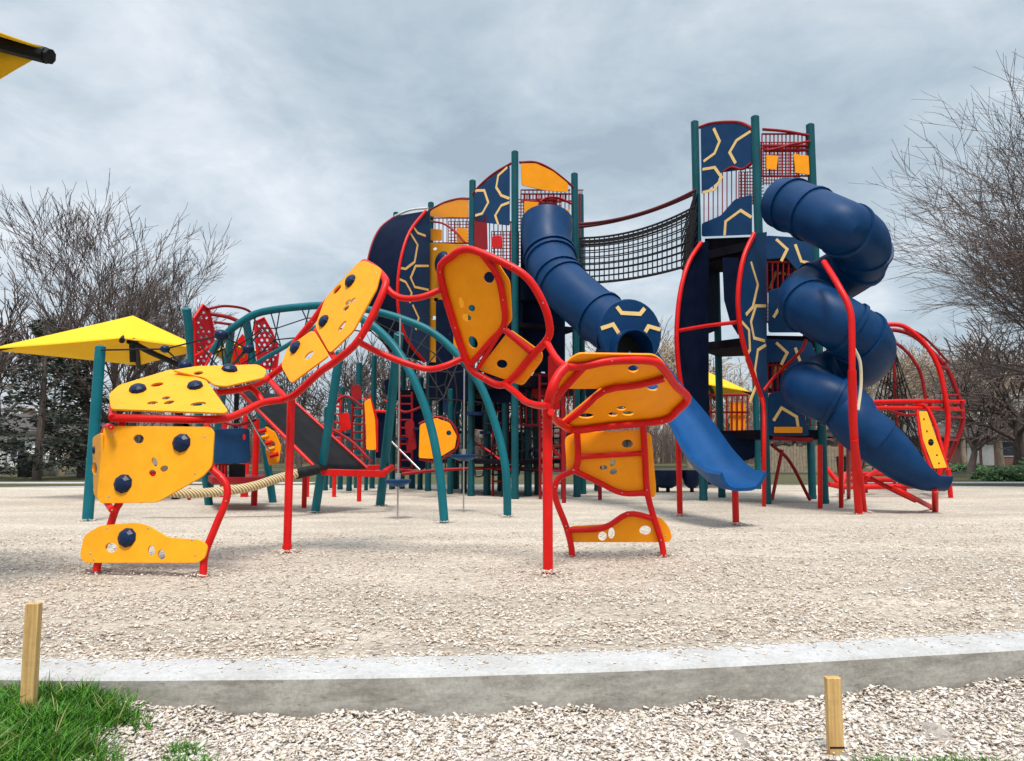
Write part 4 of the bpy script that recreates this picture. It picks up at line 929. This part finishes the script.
# land outside: one sheet to the horizon, a little lower at the near kerb
xs = [-600,-300,-150,-80,-40,-22,-14,-10,-8,-6,-5]+[x*.25 for x in range(-18,19)]+[5,6,8,10,14,22,40,80,150,300,600]
ys = [-60,-20,-6,-1,1.5]+[2.6+.1*i for i in range(26)]+[5.6,6.5,8,11,15,20,26,30,36,45,60,90,140,220,400,800]
def gz(x, y):
    t = max(0, min(1, (y-7)/19)); base = -.200+.155*t*t*(3-2*t)
    if y < 7: base += .022*mn.noise(V((x*1.3, y*1.3, 3)))+ .012*mn.noise(V((x*4, y*4, 1)))
    if y < 7 and x < -1.5: base += .12*min(1, (-1.5-x)/.7)
    return base
mb = MB(); mb.add([(x, y, gz(x, y)) for y in ys for x in xs], [(j*len(xs)+i, j*len(xs)+i+1, (j+1)*len(xs)+i+1, (j+1)*len(xs)+i) for j in range(len(ys)-1) for i in range(len(xs)-1)])
tag(mb.build('lawn_ground', LAWN), kind='structure')
mb = MB(); X2 = [x*.1 for x in range(-34, 81)]; Y2 = [2.2+.08*i for i in range(36)]
mb.add([(x, y, gz(x, y)+.006+.02*mn.noise(V((x*5, y*5, 7)))**2*4) for y in Y2 for x in X2], [(j*len(X2)+i, j*len(X2)+i+1, (j+1)*len(X2)+i+1, (j+1)*len(X2)+i) for j in range(len(Y2)-1) for i in range(len(X2)-1)])
tag(mb.build('gravel_bed', DIRT), kind='structure')
mb = MB(); mb.add([(-200,43,-.03),(200,43,-.03),(200,50,-.03),(-200,50,-.03)], [(0,1,2,3)]); tag(mb.build('road', ASPH), kind='structure')
mb = MB(); mb.add([(-60,31,-.035),(-8,30,-.035),(-8,31.6,-.035),(-60,32.8,-.035)], [(0,1,2,3)]); mb.add([(14,30.5,-.034),(60,29.5,-.034),(60,31.3,-.034),(14,32,-.034)], [(0,1,2,3)]); tag(mb.build('footpath', KTOP), kind='structure')
# chips: thousands of irregular slivers, one object per bed
BOXF = np.array([(0,3,2,1),(4,5,6,7),(0,1,5,4),(1,2,6,5),(2,3,7,6),(3,0,4,7)])
def scatter(name, P, size, aspect, thick, tiltmax, mat, extra=None):
    n = len(P); L = size*(.5+RNG.random(n)**1.6*1.3); W = L*(aspect[0]+(aspect[1]-aspect[0])*RNG.random(n)); T = L*(thick[0]+(thick[1]-thick[0])*RNG.random(n))
    c = np.array([(-1,-1,-1),(1,-1,-1),(1,1,-1),(-1,1,-1),(-1,-1,1),(1,-1,1),(1,1,1),(-1,1,1)], float)/2
    v = c[None]*np.stack([L, W, T], 1)[:, None, :]
    v = v*(.62+.6*RNG.random(v.shape))
    yaw = RNG.random(n)*2*PI; ti = (RNG.random(n)-.5)*2*tiltmax; tj = (RNG.random(n)-.5)*2*tiltmax
    def rot(v, a, i, j):
        ca, sa = np.cos(a)[:, None], np.sin(a)[:, None]; o = v.copy(); o[..., i] = v[..., i]*ca-v[..., j]*sa; o[..., j] = v[..., i]*sa+v[..., j]*ca; return o
    v = rot(v, ti, 0, 2); v = rot(v, tj, 1, 2); v = rot(v, yaw, 0, 1); v += P[:, None, :]
    f = (BOXF[None]+8*np.arange(n)[:, None, None]).reshape(-1, 4)
    me = bpy.data.meshes.new(name); me.vertices.add(n*8); me.vertices.foreach_set('co', v.reshape(-1)); me.loops.add(f.size); me.loops.foreach_set('vertex_index', f.reshape(-1))
    me.polygons.add(len(f)); me.polygons.foreach_set('loop_start', np.arange(0, f.size, 4)); me.materials.append(mat); me.update(calc_edges=True)
    o = bpy.data.objects.new(name, me); COL.objects.link(o); o['kind'] = 'stuff'; return o
fx = np.array([p.x for p in F0]); fy = np.array([p.y for p in F0])
n = 62000; u = RNG.random(n); Yc = 4.35*(11.5/4.35)**u; X = (RNG.random(n)-.5)*2*(Yc*.74+.3); ky = np.interp(X, fx, fy)
Yc = Yc+(ky-4.1); pn = np.array([mn.noise(V((x*.8, y*1.6, 4)))+.5*mn.noise(V((x*3, y*5, 9))) for x, y in zip(X, Yc)]); keep = (Yc > ky+.37+(RNG.random(n)**2)*.03) & ((pn > -.16) | (RNG.random(n) < .22)); zz = .004+RNG.random(n)*.014+np.array([0.0 if y > 11 else .018*mn.noise(V((x*.9, y*.9, 0))) for x, y in zip(X, Yc)])
zz += .018*np.exp(-((Yc-ky-.37)/.12))
scatter('wood_chips', np.stack([X, Yc, zz], 1)[keep], .023, (.2, .55), (.06, .2), .3, CHIP)
hp = []
for fx_, fy_ in [(97,572),(204,576),(287,553),(548,574),(572,556),(664,556),(87.5,521),(315,513),(444.5,523),(507.5,517),(380,506),(736,525),(680,516),(859,514),(865,513)]:
    g_ = gnd(fx_, fy_)
    for _ in range(260): q_ = abs(random.gauss(0, .09))+.03; a2 = random.random()*6.283; hp.append((g_.x+q_*math.cos(a2), g_.y+q_*math.sin(a2), max(.004, .045-q_*.2)+random.random()*.01))
scatter('wood_chips', np.array(hp), .024, (.2, .55), (.08, .25), .5, CHIP)
n = 1100; X = (RNG.random(n)-.5)*7; ky = np.interp(X, fx, fy); Yk = ky+.37-RNG.random(n)**4*.30
scatter('wood_chips', np.stack([X, Yk, np.full(n, .039)], 1), .017, (.3, .6), (.1, .3), .15, CHIP)
n = 78000; X = -2.2+RNG.random(n)*5.9; ky = np.interp(X, fx, fy); Yb = 2.95+RNG.random(n)*(ky-2.96); 
grassedge = -1.82-.22*(Yb-3.4)+.07*np.sin(Yb*17)
keep = X > grassedge-.15; pile = np.array([gz(x, y) for x, y in zip(X, Yb)])
zz = pile+RNG.random(n)*.035+.022*np.exp(-((ky-Yb)/.1))*(1+np.sin(X*7)+.6*np.sin(X*19))
scatter('stone_chips', np.stack([X, Yb, zz], 1)[keep], 0.0205, (.28, .62), (.10, .30), .42, CHIPN)
# grass
def grass(name, pts, h, w, mat=GRASSM):
    P = np.array(pts); n = len(P); H = h*(.5+RNG.random(n)*.8); W = w*(.6+.7*RNG.random(n)); yaw = RNG.random(n)*2*PI; le = RNG.random(n)*1.1*H; ly = RNG.random(n)*2*PI
    d = np.stack([np.cos(yaw), np.sin(yaw), 0*yaw], 1); l = np.stack([np.cos(ly), np.sin(ly), 0*ly], 1); up = np.array([0, 0, 1.])
    vs = []
    for t, ww in ((0, 1), (.45, .85), (.8, .5)):
        c = P+up*(H*t*(1-.15*t))[:, None]+l*(le*t*t)[:, None]; vs += [c-d*(W*ww/2)[:, None], c+d*(W*ww/2)[:, None]]
    vs.append(P+up*(H*.86)[:, None]+l*le[:, None])
    v = np.stack(vs, 1); b = 7*np.arange(n)[:, None]
    q = np.concatenate([b+np.array([[0,1,3,2]]), b+np.array([[2,3,5,4]])], 0); t3 = b+np.array([[4,5,6]])
    me = bpy.data.meshes.new(name); me.from_pydata(v.reshape(-1, 3).tolist(), [], q.tolist()+t3.tolist()); me.materials.append(mat); me.update()
    o = bpy.data.objects.new(name, me); COL.objects.link(o); o['kind'] = 'stuff'; return o
pts = []
random.seed(21)
while len(pts) < 26000:
    x = -3.2+random.random()*1.75; y = 2.9+random.random()*1.2; ky = float(np.interp(x, fx, fy))
    e = -1.82-.22*(y-3.4)+.07*math.sin(y*17)+random.gauss(0, .06)
    if y < ky-.01 and x < e and mn.noise(V((x*9, y*9, 2))) > -.28: pts.append((x, y, gz(x, y)-.01+.03*mn.noise(V((x*6, y*6, 5)))))
grass('grass', pts, .125, .0075)
grass('grass', [pts[i] for i in range(0, len(pts), 34)], .17, .006, DEADG)
pts = []
for cx_, cy_, rr_, m in [(-1.42,3.42,.16,800), (1.62,3.40,.16,520), (1.95,3.42,.13,500), (1.78,3.36,.2,420), (-1.0,3.38,.08,80), (2.12,3.44,.08,160), (-1.5,3.62,.07,260)]:
    for _ in range(m): a = random.random()*2*PI; q = rr_*math.sqrt(random.random()); x = cx_+q*math.cos(a); y = cy_+q*.6*math.sin(a); pts.append((x, y, gz(x, y)-.01))
grass('grass', pts, .085, .006)
# ------------------------------------------------------------------ trees
def tree_mesh(seed, H, spread, kids, lv, trunk_h, r0, tips=0, up=.25, minr=.010, stems=1, len0=.55, jit=.28, sides=(9,6,4,3,3,3)):
    rd = random.Random(seed); T = MB(); B = MB(); Lf = MB()
    def limb(p, d, L, r, l):
        nseg = 5 if l < 2 else (4 if l < 4 else 3); pts = [p]; rs = [r]; dd = d.copy(); pos = p.copy(); step = L/nseg
        for i in range(nseg):
            dd = (dd+V((rd.gauss(0, jit), rd.gauss(0, jit), rd.gauss(0, jit*.7)))*.55+V((0, 0, up*(.5 if l < 2 else .22)))*.5).normalized()
            pos = pos+dd*step; pts.append(pos.copy()); rs.append(max(minr*.7, r*(1-.62*(i+1)/nseg)))
        (T if l == 0 else B).tube(pts, rs, sides[min(l, 5)], caps=False)
        if l >= lv:
            for _ in range(tips):
                q = pts[-1].lerp(pts[-2], rd.random())+V((rd.gauss(0,.12), rd.gauss(0,.12), rd.gauss(0,.12))); a = V((rd.gauss(0,1), rd.gauss(0,1), rd.gauss(0,1))).normalized()*.07; b = a.orthogonal().normalized()*.045
                Lf.add([q-a, q-b, q+a, q+b], [(0,1,2,3)])
            return
        k = kids[l]
        for c in range(k):
            t = rd.uniform(.30 if l else .55, 1.0) if c else 1.0
            i = min(nseg-1, int(t*nseg)); q = pts[i].lerp(pts[i+1], t*nseg-i) if i < nseg else pts[-1]
            ax = V((rd.gauss(0,1), rd.gauss(0,1), rd.gauss(0,.5))).normalized(); base = (pts[min(i+1, nseg)]-pts[max(0, i-0)]).normalized()
            ang = spread*(rd.uniform(.55, 1.25))*(.45 if c == 0 else 1)
            nd = (base*math.cos(ang)+(ax-base*ax.dot(base)).normalized()*math.sin(ang)).normalized()
            if nd.z < -.15: nd.z *= .3; nd.normalize()
            limb(q, nd, L*rd.uniform(.58, .88)*(1 if l else len0/.55)*(1 if l < 2 or jit > .2 else .80), max(minr, rs[min(i+1, nseg)]*rd.uniform(.55, .85)), l+1)
    for s_ in range(stems):
        a = 2*PI*s_/max(1, stems)+rd.random(); tl = 0 if stems == 1 else .28
        limb(V((math.cos(a), math.sin(a), 0))*(.0 if stems == 1 else r0*.8)+V((0,0,-.15)), V((math.cos(a)*tl, math.sin(a)*tl, 1)).normalized(), trunk_h*rd.uniform(.85, 1.15), r0, 0)
    return T, B, Lf
def make_tree(T, B, Lf, H, loc, lab, mat, leafm=None, name='bare_tree', group=None, leafname='buds'):
    mz = max(v[2] for v in B.v); s = H/mz
    for m in (T, B, Lf): m.v = [(v[0]*s, v[1]*s, v[2]*s) for v in m.v]
    t = thing(name, (0,0,0), lab, 'tree', group)
    T.build('trunk', mat, t, 60, fix=False); B.build('crown', mat, t, 60, fix=False)
    if Lf.v: Lf.build(leafname, leafm, t, fix=False)
    t.location = V(loc); return t
def copytree(t, loc, rz, sc, lab, group=None, mat=None):
    c = t.copy(); COL.objects.link(c); c.location = V(loc); c.rotation_euler = (0, 0, rz); c.scale = (sc[0], sc[0], sc[1]); c['label'] = lab
    if group: c['group'] = group
    for ch_ in t.children:
        d = ch_.copy(); COL.objects.link(d); d.parent = c
    return c
def gx(px, Y): return at(px, 452, Y).x
tA = make_tree(*tree_mesh(4, 14, .52, (5,6,4,5,3), 5, 3.8, .26, up=.20, minr=.012, stems=4, jit=.18), 15.6, (gx(108,40), 40, -.05), 'tall bare tree with many upright stems, above the large canopy at left', BARK)
tB = make_tree(*tree_mesh(9, 17, .64, (11,8,7,6,4), 5, 3.2, .42, up=.13, minr=.009, stems=1, len0=1.2, jit=.19), 16.2, (gx(1180,24), 24, -.05), 'huge bare tree reaching in from the right edge of the picture', BARK)
tC = make_tree(*tree_mesh(14, 9, .8, (7,6,5,4), 4, 2.0, .26, up=.05, minr=.022), 9, (gx(1019,38), 38, -.05), 'dark crooked bare tree below the huge one at the right edge', BARK)
tD = make_tree(*tree_mesh(23, 12, .55, (6,6,5,4), 4, 3.0, .25, tips=2, up=.2, minr=.03), 11.5, (gx(925,66), 66, -.05), 'tan budding tree right of the red hoop climber', TAN, BUD)
tE = make_tree(*tree_mesh(31, 12, .55, (6,6,5,4), 4, 3.2, .22, tips=0, up=.2, minr=.024, jit=.17), 12.5, (gx(-8,44), 44, -.05), 'bare tree at the very left edge behind the dark evergreen', BARK)
G1 = 'pale budding trees in the distance'
far = [(600,58,1.02,'between the middle tower and the rope bridge foot'),(645,62,1.1,'below the middle of the rope bridge'),(690,60,1.05,'just left of the tallest tower'),(735,64,.85,'seen between the curved sails of the tallest tower'),(800,60,.9,'behind the lower turns of the spiral slide'),(868,58,.95,'behind the top of the red hoops'),(905,62,1.0,'behind the net with red poles'),(965,60,.9,'above the brick house roof'),(1000,68,1.05,'behind the dark crooked tree'),(560,64,.85,'behind the legs of the middle tower'),(1040,60,1.0,'beyond the right edge shrubs')]
for i, (px, Y, s, w) in enumerate(far): copytree(tD, (gx(px,Y), Y, -.05), i*1.37+.6, (s*1.1, s*.98), 'tan budding tree '+w, G1)
G2 = 'bare grey trees in the distance'
for i, (px, Y, s, w) in enumerate([(55,52,.92,'behind the dark evergreen'),(178,58,.78,'behind the right end of the large canopy'),(235,58,.75,'behind the lattice wings'),(300,60,.72,'behind the ramp and its red rails'),(350,62,.85,'behind the leaning teal posts'),(410,60,.75,'left of the middle tower foot'),(470,64,.7,'behind the yellow crawl panel'),(270,70,.62,'furthest off above the rope beam'),(520,70,.66,'behind the middle tower ladder'),(140,66,.66,'behind the teal post that stands by the canopy'),(380,56,.83,'behind the highest arch panels')]):
    copytree(tE, (gx(px,Y), Y, -.05), i*2.1+.3, (s*.95, s), 'bare grey tree '+w, G2)
copytree(tC, (gx(968,44), 44, -.05), 2.2, (.62, .72), 'small dark bare tree in front of the brick house')
copytree(tC, (gx(800,50), 50, -.05), 4.0, (.75, .72), 'low dark bare tree before the wooden fence')
copytree(tE, (gx(-60,30), 30, -.05), 1.1, (.8, .78), 'bare tree mostly outside the left edge')
# the far wood: one dense mass of bare twigs nobody could count
def thicket(n, ya, yb, h0, h1, mat, seed):
    r = np.random.default_rng(seed); x = (r.random(n)-.5)*230; y = ya+(yb-ya)*r.random(n)
    hh = (h0+(h1-h0)*(.5+.5*np.sin(x*.11+seed)*np.cos(x*.037+1)))*(.35+.65*r.random(n)**.6); zb = hh*r.random(n)*.75; L_ = .8+1.8*r.random(n)
    a = (r.random(n)-.5)*1.5; w_ = .02+.05*r.random(n)*(1-zb/12); sx_ = np.sin(a)*L_; cz = np.cos(a)*L_; tr = r.random(n) < .05
    zb[tr] = -.1; sx_[tr] *= .1; cz[tr] = hh[tr]*.8; w_[tr] = .12
    v = np.zeros((n, 6, 3)); 
    for k_, (ox, oy) in enumerate([(-1, -.5), (1, -.5), (0, 1)]):
        v[:, k_] = np.stack([x+ox*w_, y+oy*w_, zb], 1); v[:, k_+3] = np.stack([x+sx_+ox*w_*.4, y+oy*w_*.4, zb+cz], 1)
    b_ = 6*np.arange(n)[:, None]; f_ = np.concatenate([b_+np.array([[i, (i+1) % 3, (i+1) % 3+3, i+3]]) for i in range(3)], 0)
    me = bpy.data.meshes.new('woods'); me.from_pydata(v.reshape(-1, 3).tolist(), [], f_.tolist()); me.materials.append(mat); me.update()
    o = bpy.data.objects.new('woods', me); COL.objects.link(o); o['kind'] = 'stuff'
thicket(26000, 88, 96, 6, 10.5, TAN, 2); thicket(15000, 78, 87, 3.5, 7, BARK, 5)
# evergreens
def evergreen(loc, H, R, lab, seed, mat=NEEDLE, name='evergreen_tree', dens=1.0):
    rd = random.Random(seed); t = thing(name, (0,0,0), lab, 'tree'); MB().tube([V((0,0,-.1)), V((.1,0,H*.5)), V((0,.1,H*.97))], [.2, .12, .02], 8, caps=False).build('trunk', BARK, t)
    mb = MB(); n_ = int(95*dens)
    for i in range(n_):
        z0 = H*(.08+.90*(i/n_)); L = R*(1-.88*(i/n_)**1.15)*rd.uniform(.55, 1.1); a = rd.random()*2*PI; d = V((math.cos(a), math.sin(a), rd.uniform(-.18, .22)))
        sd = V((-d.y, d.x, 0))
        mb.tube([V((0,0,z0)), V((0,0,z0))+d*L], [.03, .008], 3, caps=False)
        for j in range(int(46*L/R)+8):
            s_ = rd.uniform(.18, 1.05)*L; p = V((0,0,z0))+d*s_+V((0,0,-.10*s_*s_/max(.5, L)))+sd*rd.gauss(0, .16*L*(1.1-s_/L/1.3))+V((0,0,rd.gauss(0,.10)))
            u_ = (d+sd*rd.gauss(0,.6)+V((0,0,rd.gauss(-.15,.35)))).normalized()*rd.uniform(.14, .30); w_ = u_.cross(V((rd.gauss(0,1), rd.gauss(0,1), rd.gauss(0,1)))).normalized()*rd.uniform(.035, .07)
            mb.add([p-w_, p+w_, p+u_+w_*.3, p+u_-w_*.3], [(0,1,2,3)])
    mb.build('crown', mat, t, fix=False); t.location = V(loc); return t
evergreen((gx(38,34),34,-.05), 7.4, 3.3, 'broad dark evergreen at the left, left of the teal post', 1)
evergreen((gx(82,38),38,-.05), 6.2, 2.6, 'smaller dark evergreen close behind the teal post', 2)
evergreen((gx(-30,36),36,-.05), 5.4, 2.6, 'dark evergreen cut by the left picture edge', 3)
def shrub(px, Y, w, h, lab, seed):
    rd = random.Random(seed); t = thing('shrub', (0,0,0), lab, 'shrub', 'green shrubs along the house'); mb = MB(); st = MB()
    for _ in range(9): a = rd.random()*6.28; st.tube([V((0,0,-.05)), V((math.cos(a)*w*.4, math.sin(a)*w*.3, h*.75))], [.03, .01], 4, caps=False)
    for _ in range(1500):
        a = rd.random()*2*PI; e = math.asin(rd.random()); q = rd.uniform(.6, 1)*(1+.18*math.sin(a*5+e*7)); p = V((math.cos(a)*math.cos(e)*w*q, math.sin(a)*math.cos(e)*w*.7*q, math.sin(e)*h*q))
        u_ = V((rd.gauss(0,1), rd.gauss(0,1), rd.gauss(.4,1))).normalized()*.11; v_ = u_.orthogonal().normalized()*.05; mb.add([p-u_, p-v_, p+u_, p+v_], [(0,1,2,3)])
    st.build('stems', BARK, t, fix=False); mb.build('foliage', SHRUBM, t, fix=False); t.location = V((gx(px,Y), Y, -.05))
shrub(1008, 33, 1.1, .62, 'widest green shrub, at the right edge beyond the far kerb', 1)
shrub(982, 35, .5, .42, 'small green shrub touching the widest one on its left', 2); shrub(965, 48, 1.4, .55, 'green shrub under the brick house window', 3); shrub(1040, 33.5, 1.5, .9, 'green shrub cut by the right picture edge', 4)
# ------------------------------------------------------------------ houses, fence, yard things
def house(loc, w, d, h, rh, lab, wm, wins, doors=(), ov=.5, hip=False, name='house'):
    H_ = thing(name, V(loc), lab, 'house'); x, y, z = loc
    mb = MB(); mb.box((x-w/2, y, z-.3), (x+w/2, y+d, z+h))
    if not hip: mb.add([(x-w/2,y,z+h),(x-w/2,y+d,z+h),(x-w/2,y+d/2,z+h+rh),(x+w/2,y,z+h),(x+w/2,y+d,z+h),(x+w/2,y+d/2,z+h+rh)], [(0,1,2),(3,5,4)])
    mb.build('wall', wm, H_)
    r = MB(); i_ = d/2 if hip else -ov
    a = [V((x-w/2-ov,y-ov,z+h-.05)), V((x+w/2+ov,y-ov,z+h-.05)), V((x+w/2+ov,y+d+ov,z+h-.05)), V((x-w/2-ov,y+d+ov,z+h-.05)), V((x-w/2+i_,y+d/2,z+h+rh)), V((x+w/2-i_,y+d/2,z+h+rh))]
    b = [p+V((0,0,.16)) for p in a]; r.add(b+a, [(0,1,5,4),(2,3,4,5),(3,0,4),(1,2,5),(6,7,1,0),(7,8,2,1),(8,9,3,2),(9,6,0,3),(6,10,11,7),(8,11,10,9),(9,10,6),(7,11,8)])
    rf = r.build('roof', ROOF, H_); MB().box((x-w*.2, y+d*.55, z+h+rh*.4), (x-w*.2+.7, y+d*.55+.6, z+h+rh+.7)).build('chimney', BRICK, rf)
    for wx, wz, ww, wh in wins:
        f = MB(); X0 = x+wx; f.box((X0-ww/2-.08,y-.06,z+wz-.08),(X0+ww/2+.08,y-.003,z+wz+wh+.08)); wf = f.build('window', WHITE, H_)
        g_ = MB(); g_.box((X0-ww/2,y-.075,z+wz),(X0-.03,y-.063,z+wz+wh)); g_.box((X0+.03,y-.075,z+wz),(X0+ww/2,y-.063,z+wz+wh)); g_.build('pane', GLASS, wf)
    for wx, ww, wh, m in doors: MB().box((x+wx-ww/2,y-.05,z),(x+wx+ww/2,y-.004,z+wh)).build('door', m, H_)
house((gx(960,72),72,-.05), 19, 8, 2.6, 1.3, 'long low brick house behind the trees at right', BRICK, [(-6.5,.9,2.2,1.3),(-2.5,.9,1.6,1.3),(5.2,.9,2.4,1.3)], [(1.2,1.1,2.1,WHITE),(2.6,1.1,2.0,WHITE),(7.4,.9,2.1,WHITE)])
house((gx(18,66),66,-.05), 13, 8, 2.8, 1.8, 'low white house at the left edge beyond the evergreens', WHITE, [(-4,.8,1.2,1.5),(0,.8,1.2,1.5),(3,.8,1.6,1.5)], [(4.9,1,2.1,BLACK)])
house((gx(110,74),74,-.05), 10, 8, 2.7, 1.6, 'pale house half hidden by the climber at left', paint('beige_siding', (.45,.40,.33), .8), [(-3,.8,1.4,1.4),(2,.8,1.4,1.4)], [(0,1,2.1,WHITE)])
house((gx(560,80),80,-.05), 16, 8, 2.7, 1.9, 'tan house glimpsed between the legs of the middle tower', paint('tan_siding', (.40,.30,.20), .8), [(-5,.8,1.6,1.4),(0,.8,1.4,1.4),(4,.8,1.8,1.4)], [(-2.5,1,2.1,WHITE)])
FN = thing('board_fence', (gx(800,46),46,-.05), 'weathered board fence behind the legs of the tallest tower', 'fence')
mb = MB(); x = gx(765,46); 
while x < gx(848,46): mb.box((x,46,-.1),(x+.17,46.03,1.55+.04*math.sin(x*9))); x += .19
mb.build('boards', FENCEW, FN); x = gx(765,46)
while x < gx(850,46): MB().box((x,46.035,-.1),(x+.12,46.14,1.7)).build('fence_post', FENCEW, FN); x += 1.8
# leaning plank and pale garden statue-like lumps by the left trunk
LG = thing('leaning_plank', (gx(67,41),41,-.05), 'tan plank leaning by the tree trunks at left', 'plank'); MB().obox(V((gx(63,41),41,-.05)), V((gx(72,41),41,1.9)), .3, .08, V((0,-1,0))).build('board', FENCEW, LG)
def bin_(px, Y, h, w, m, lab, cat, nm):
    T = thing(nm, (gx(px,Y),Y,-.05), lab, cat); X0 = gx(px,Y); mb = MB(); mb.tube([V((X0,Y,-.05)), V((X0,Y,h*.9)), V((X0,Y,h))], [w*.42, w*.5, w*.46], 12); mb.build('drum', m, T)
    MB().tube([V((X0,Y,h)), V((X0,Y,h+.05)), V((X0,Y,h+.12))], [w*.54, w*.54, w*.2], 12).build('lid', m, T)
bin_(28, 38, 1.0, .9, BLACK, 'squat black litter drum on the grass at left', 'litter bin', 'litter_drum')
bin_(843, 40, .9, .7, BLACK, 'black litter drum left of the red ramp', 'litter bin', 'litter_drum')
# white leaning boulders by the trunks
rd = random.Random(2)
for px, Y, s, lab in [(33,39,.55,'tallest of the pale rocks by the trunks'),(44,39.5,.42,'lower pale rock right of the tallest one'),(53,40,.3,'smallest pale rock by the trunks')]:
    mb = MB(); mb.ball(V((gx(px,Y),Y,s*.9)), s, V((.3,0,1)), 2.0, 9, 7); mb.v = [tuple(V(v)+V((rd.gauss(0,.05),rd.gauss(0,.05),rd.gauss(0,.06)))) for v in mb.v]
    o = mb.build('rock', WHITE, None, 25); tag(o, lab, 'rock', 'pale rocks by the tree trunks')
# utility pole thin
UP = thing('lamp_post', (gx(6,50),50,-.05), 'thin grey lamp post at the left edge', 'lamp post'); MB().tube([V((gx(6,50),50,-.1)), V((gx(6,50),50,5))], [.09,.06], 8).build('pole', STEEL, UP); MB().tube([V((gx(6,50),50,5)), V((gx(6,50)+.6,50,5.2)), V((gx(6,50)+1.0,50,5.1))], [.04,.06,.10], 8).build('lamp_head', STEEL, UP)
# ------------------------------------------------------------------ light and sky
w = bpy.data.worlds.new('World'); scn.world = w; w.use_nodes = True; nt = w.node_tree; L = nt.links
for n_ in list(nt.nodes): nt.nodes.remove(n_)
out = N(nt, 'ShaderNodeOutputWorld'); mix = N(nt, 'ShaderNodeMixShader'); mix.inputs[0].default_value = .9
sky = N(nt, 'ShaderNodeTexSky', sky_type='NISHITA'); sky.sun_disc = False
SE, SR = math.radians(65), math.radians(178)
sky.sun_elevation = SE; sky.sun_rotation = SR
b1 = N(nt, 'ShaderNodeBackground'); b1.inputs['Strength'].default_value = .08; L.new(sky.outputs[0], b1.inputs['Color'])
tc = N(nt, 'ShaderNodeTexCoord'); sx = N(nt, 'ShaderNodeSeparateXYZ'); L.new(tc.outputs['Generated'], sx.inputs[0])
def M(op, a, b=None, c=None):
    m = N(nt, 'ShaderNodeMath', operation=op)
    for i, v in enumerate((a, b, c)):
        if v is None: continue
        if isinstance(v, (int, float)): m.inputs[i].default_value = v
        else: L.new(v, m.inputs[i])
    return m.outputs[0]
zc = M('ADD', M('MAXIMUM', sx.outputs[2], 0.0), .22)
cv = N(nt, 'ShaderNodeCombineXYZ'); L.new(M('DIVIDE', sx.outputs[0], zc), cv.inputs[0]); L.new(M('DIVIDE', sx.outputs[1], zc), cv.inputs[1])
mp = N(nt, 'ShaderNodeMapping'); mp.inputs['Location'].default_value = (3.1, 1.7, .4); L.new(cv.outputs[0], mp.inputs['Vector'])
n1 = N(nt, 'ShaderNodeTexNoise', Scale=.85, Detail=9.0, Roughness=.55, Distortion=.5); L.new(mp.outputs[0], n1.inputs['Vector'])
n2 = N(nt, 'ShaderNodeTexNoise', Scale=3.4, Detail=8.0, Roughness=.6, Distortion=.3); L.new(mp.outputs[0], n2.inputs['Vector'])
f = M('ADD', M('MULTIPLY', n1.outputs['Fac'], .6), M('MULTIPLY', n2.outputs['Fac'], .4))
rp = N(nt, 'ShaderNodeValToRGB'); e = rp.color_ramp.elements; e[0].position = .39; e[0].color = (.335, .415, .49, 1); e[1].position = .63; e[1].color = (.70, .745, .80, 1)
q = e.new(.5); q.color = (.475, .555, .62, 1); L.new(f, rp.inputs['Fac'])
up_ = N(nt, 'ShaderNodeMapRange'); up_.inputs['From Min'].default_value = .6; up_.inputs['From Max'].default_value = 1.0; up_.inputs['To Min'].default_value = 1.0; up_.inputs['To Max'].default_value = 2.8; L.new(sx.outputs[2], up_.inputs['Value'])
b2 = N(nt, 'ShaderNodeBackground'); L.new(rp.outputs['Color'], b2.inputs['Color']); L.new(up_.outputs[0], b2.inputs['Strength'])
L.new(b1.outputs[0], mix.inputs[1]); L.new(b2.outputs[0], mix.inputs[2]); L.new(mix.outputs[0], out.inputs['Surface'])
sd = bpy.data.lights.new('sun', 'SUN'); sd.energy = 2.9; sd.angle = math.radians(16); sd.color = (1, .95, .87); so_ = bpy.data.objects.new('sun', sd); COL.objects.link(so_)
# direction towards the sun (rotation 0 = +Y, turning towards +X)
dv = V((math.sin(SR)*math.cos(SE), math.cos(SR)*math.cos(SE), math.sin(SE))); so_.rotation_euler = dv.to_track_quat('Z', 'Y').to_euler(); so_.location = dv*40
vs_ = scn.view_settings; vs_.view_transform = 'Standard'; vs_.look = 'None'; vs_.exposure = 0.35; vs_.gamma = 1; vs_.use_curve_mapping = False
scn.cycles.max_bounces = 6; scn.cycles.transparent_max_bounces = 4; scn.cycles.use_denoising = True
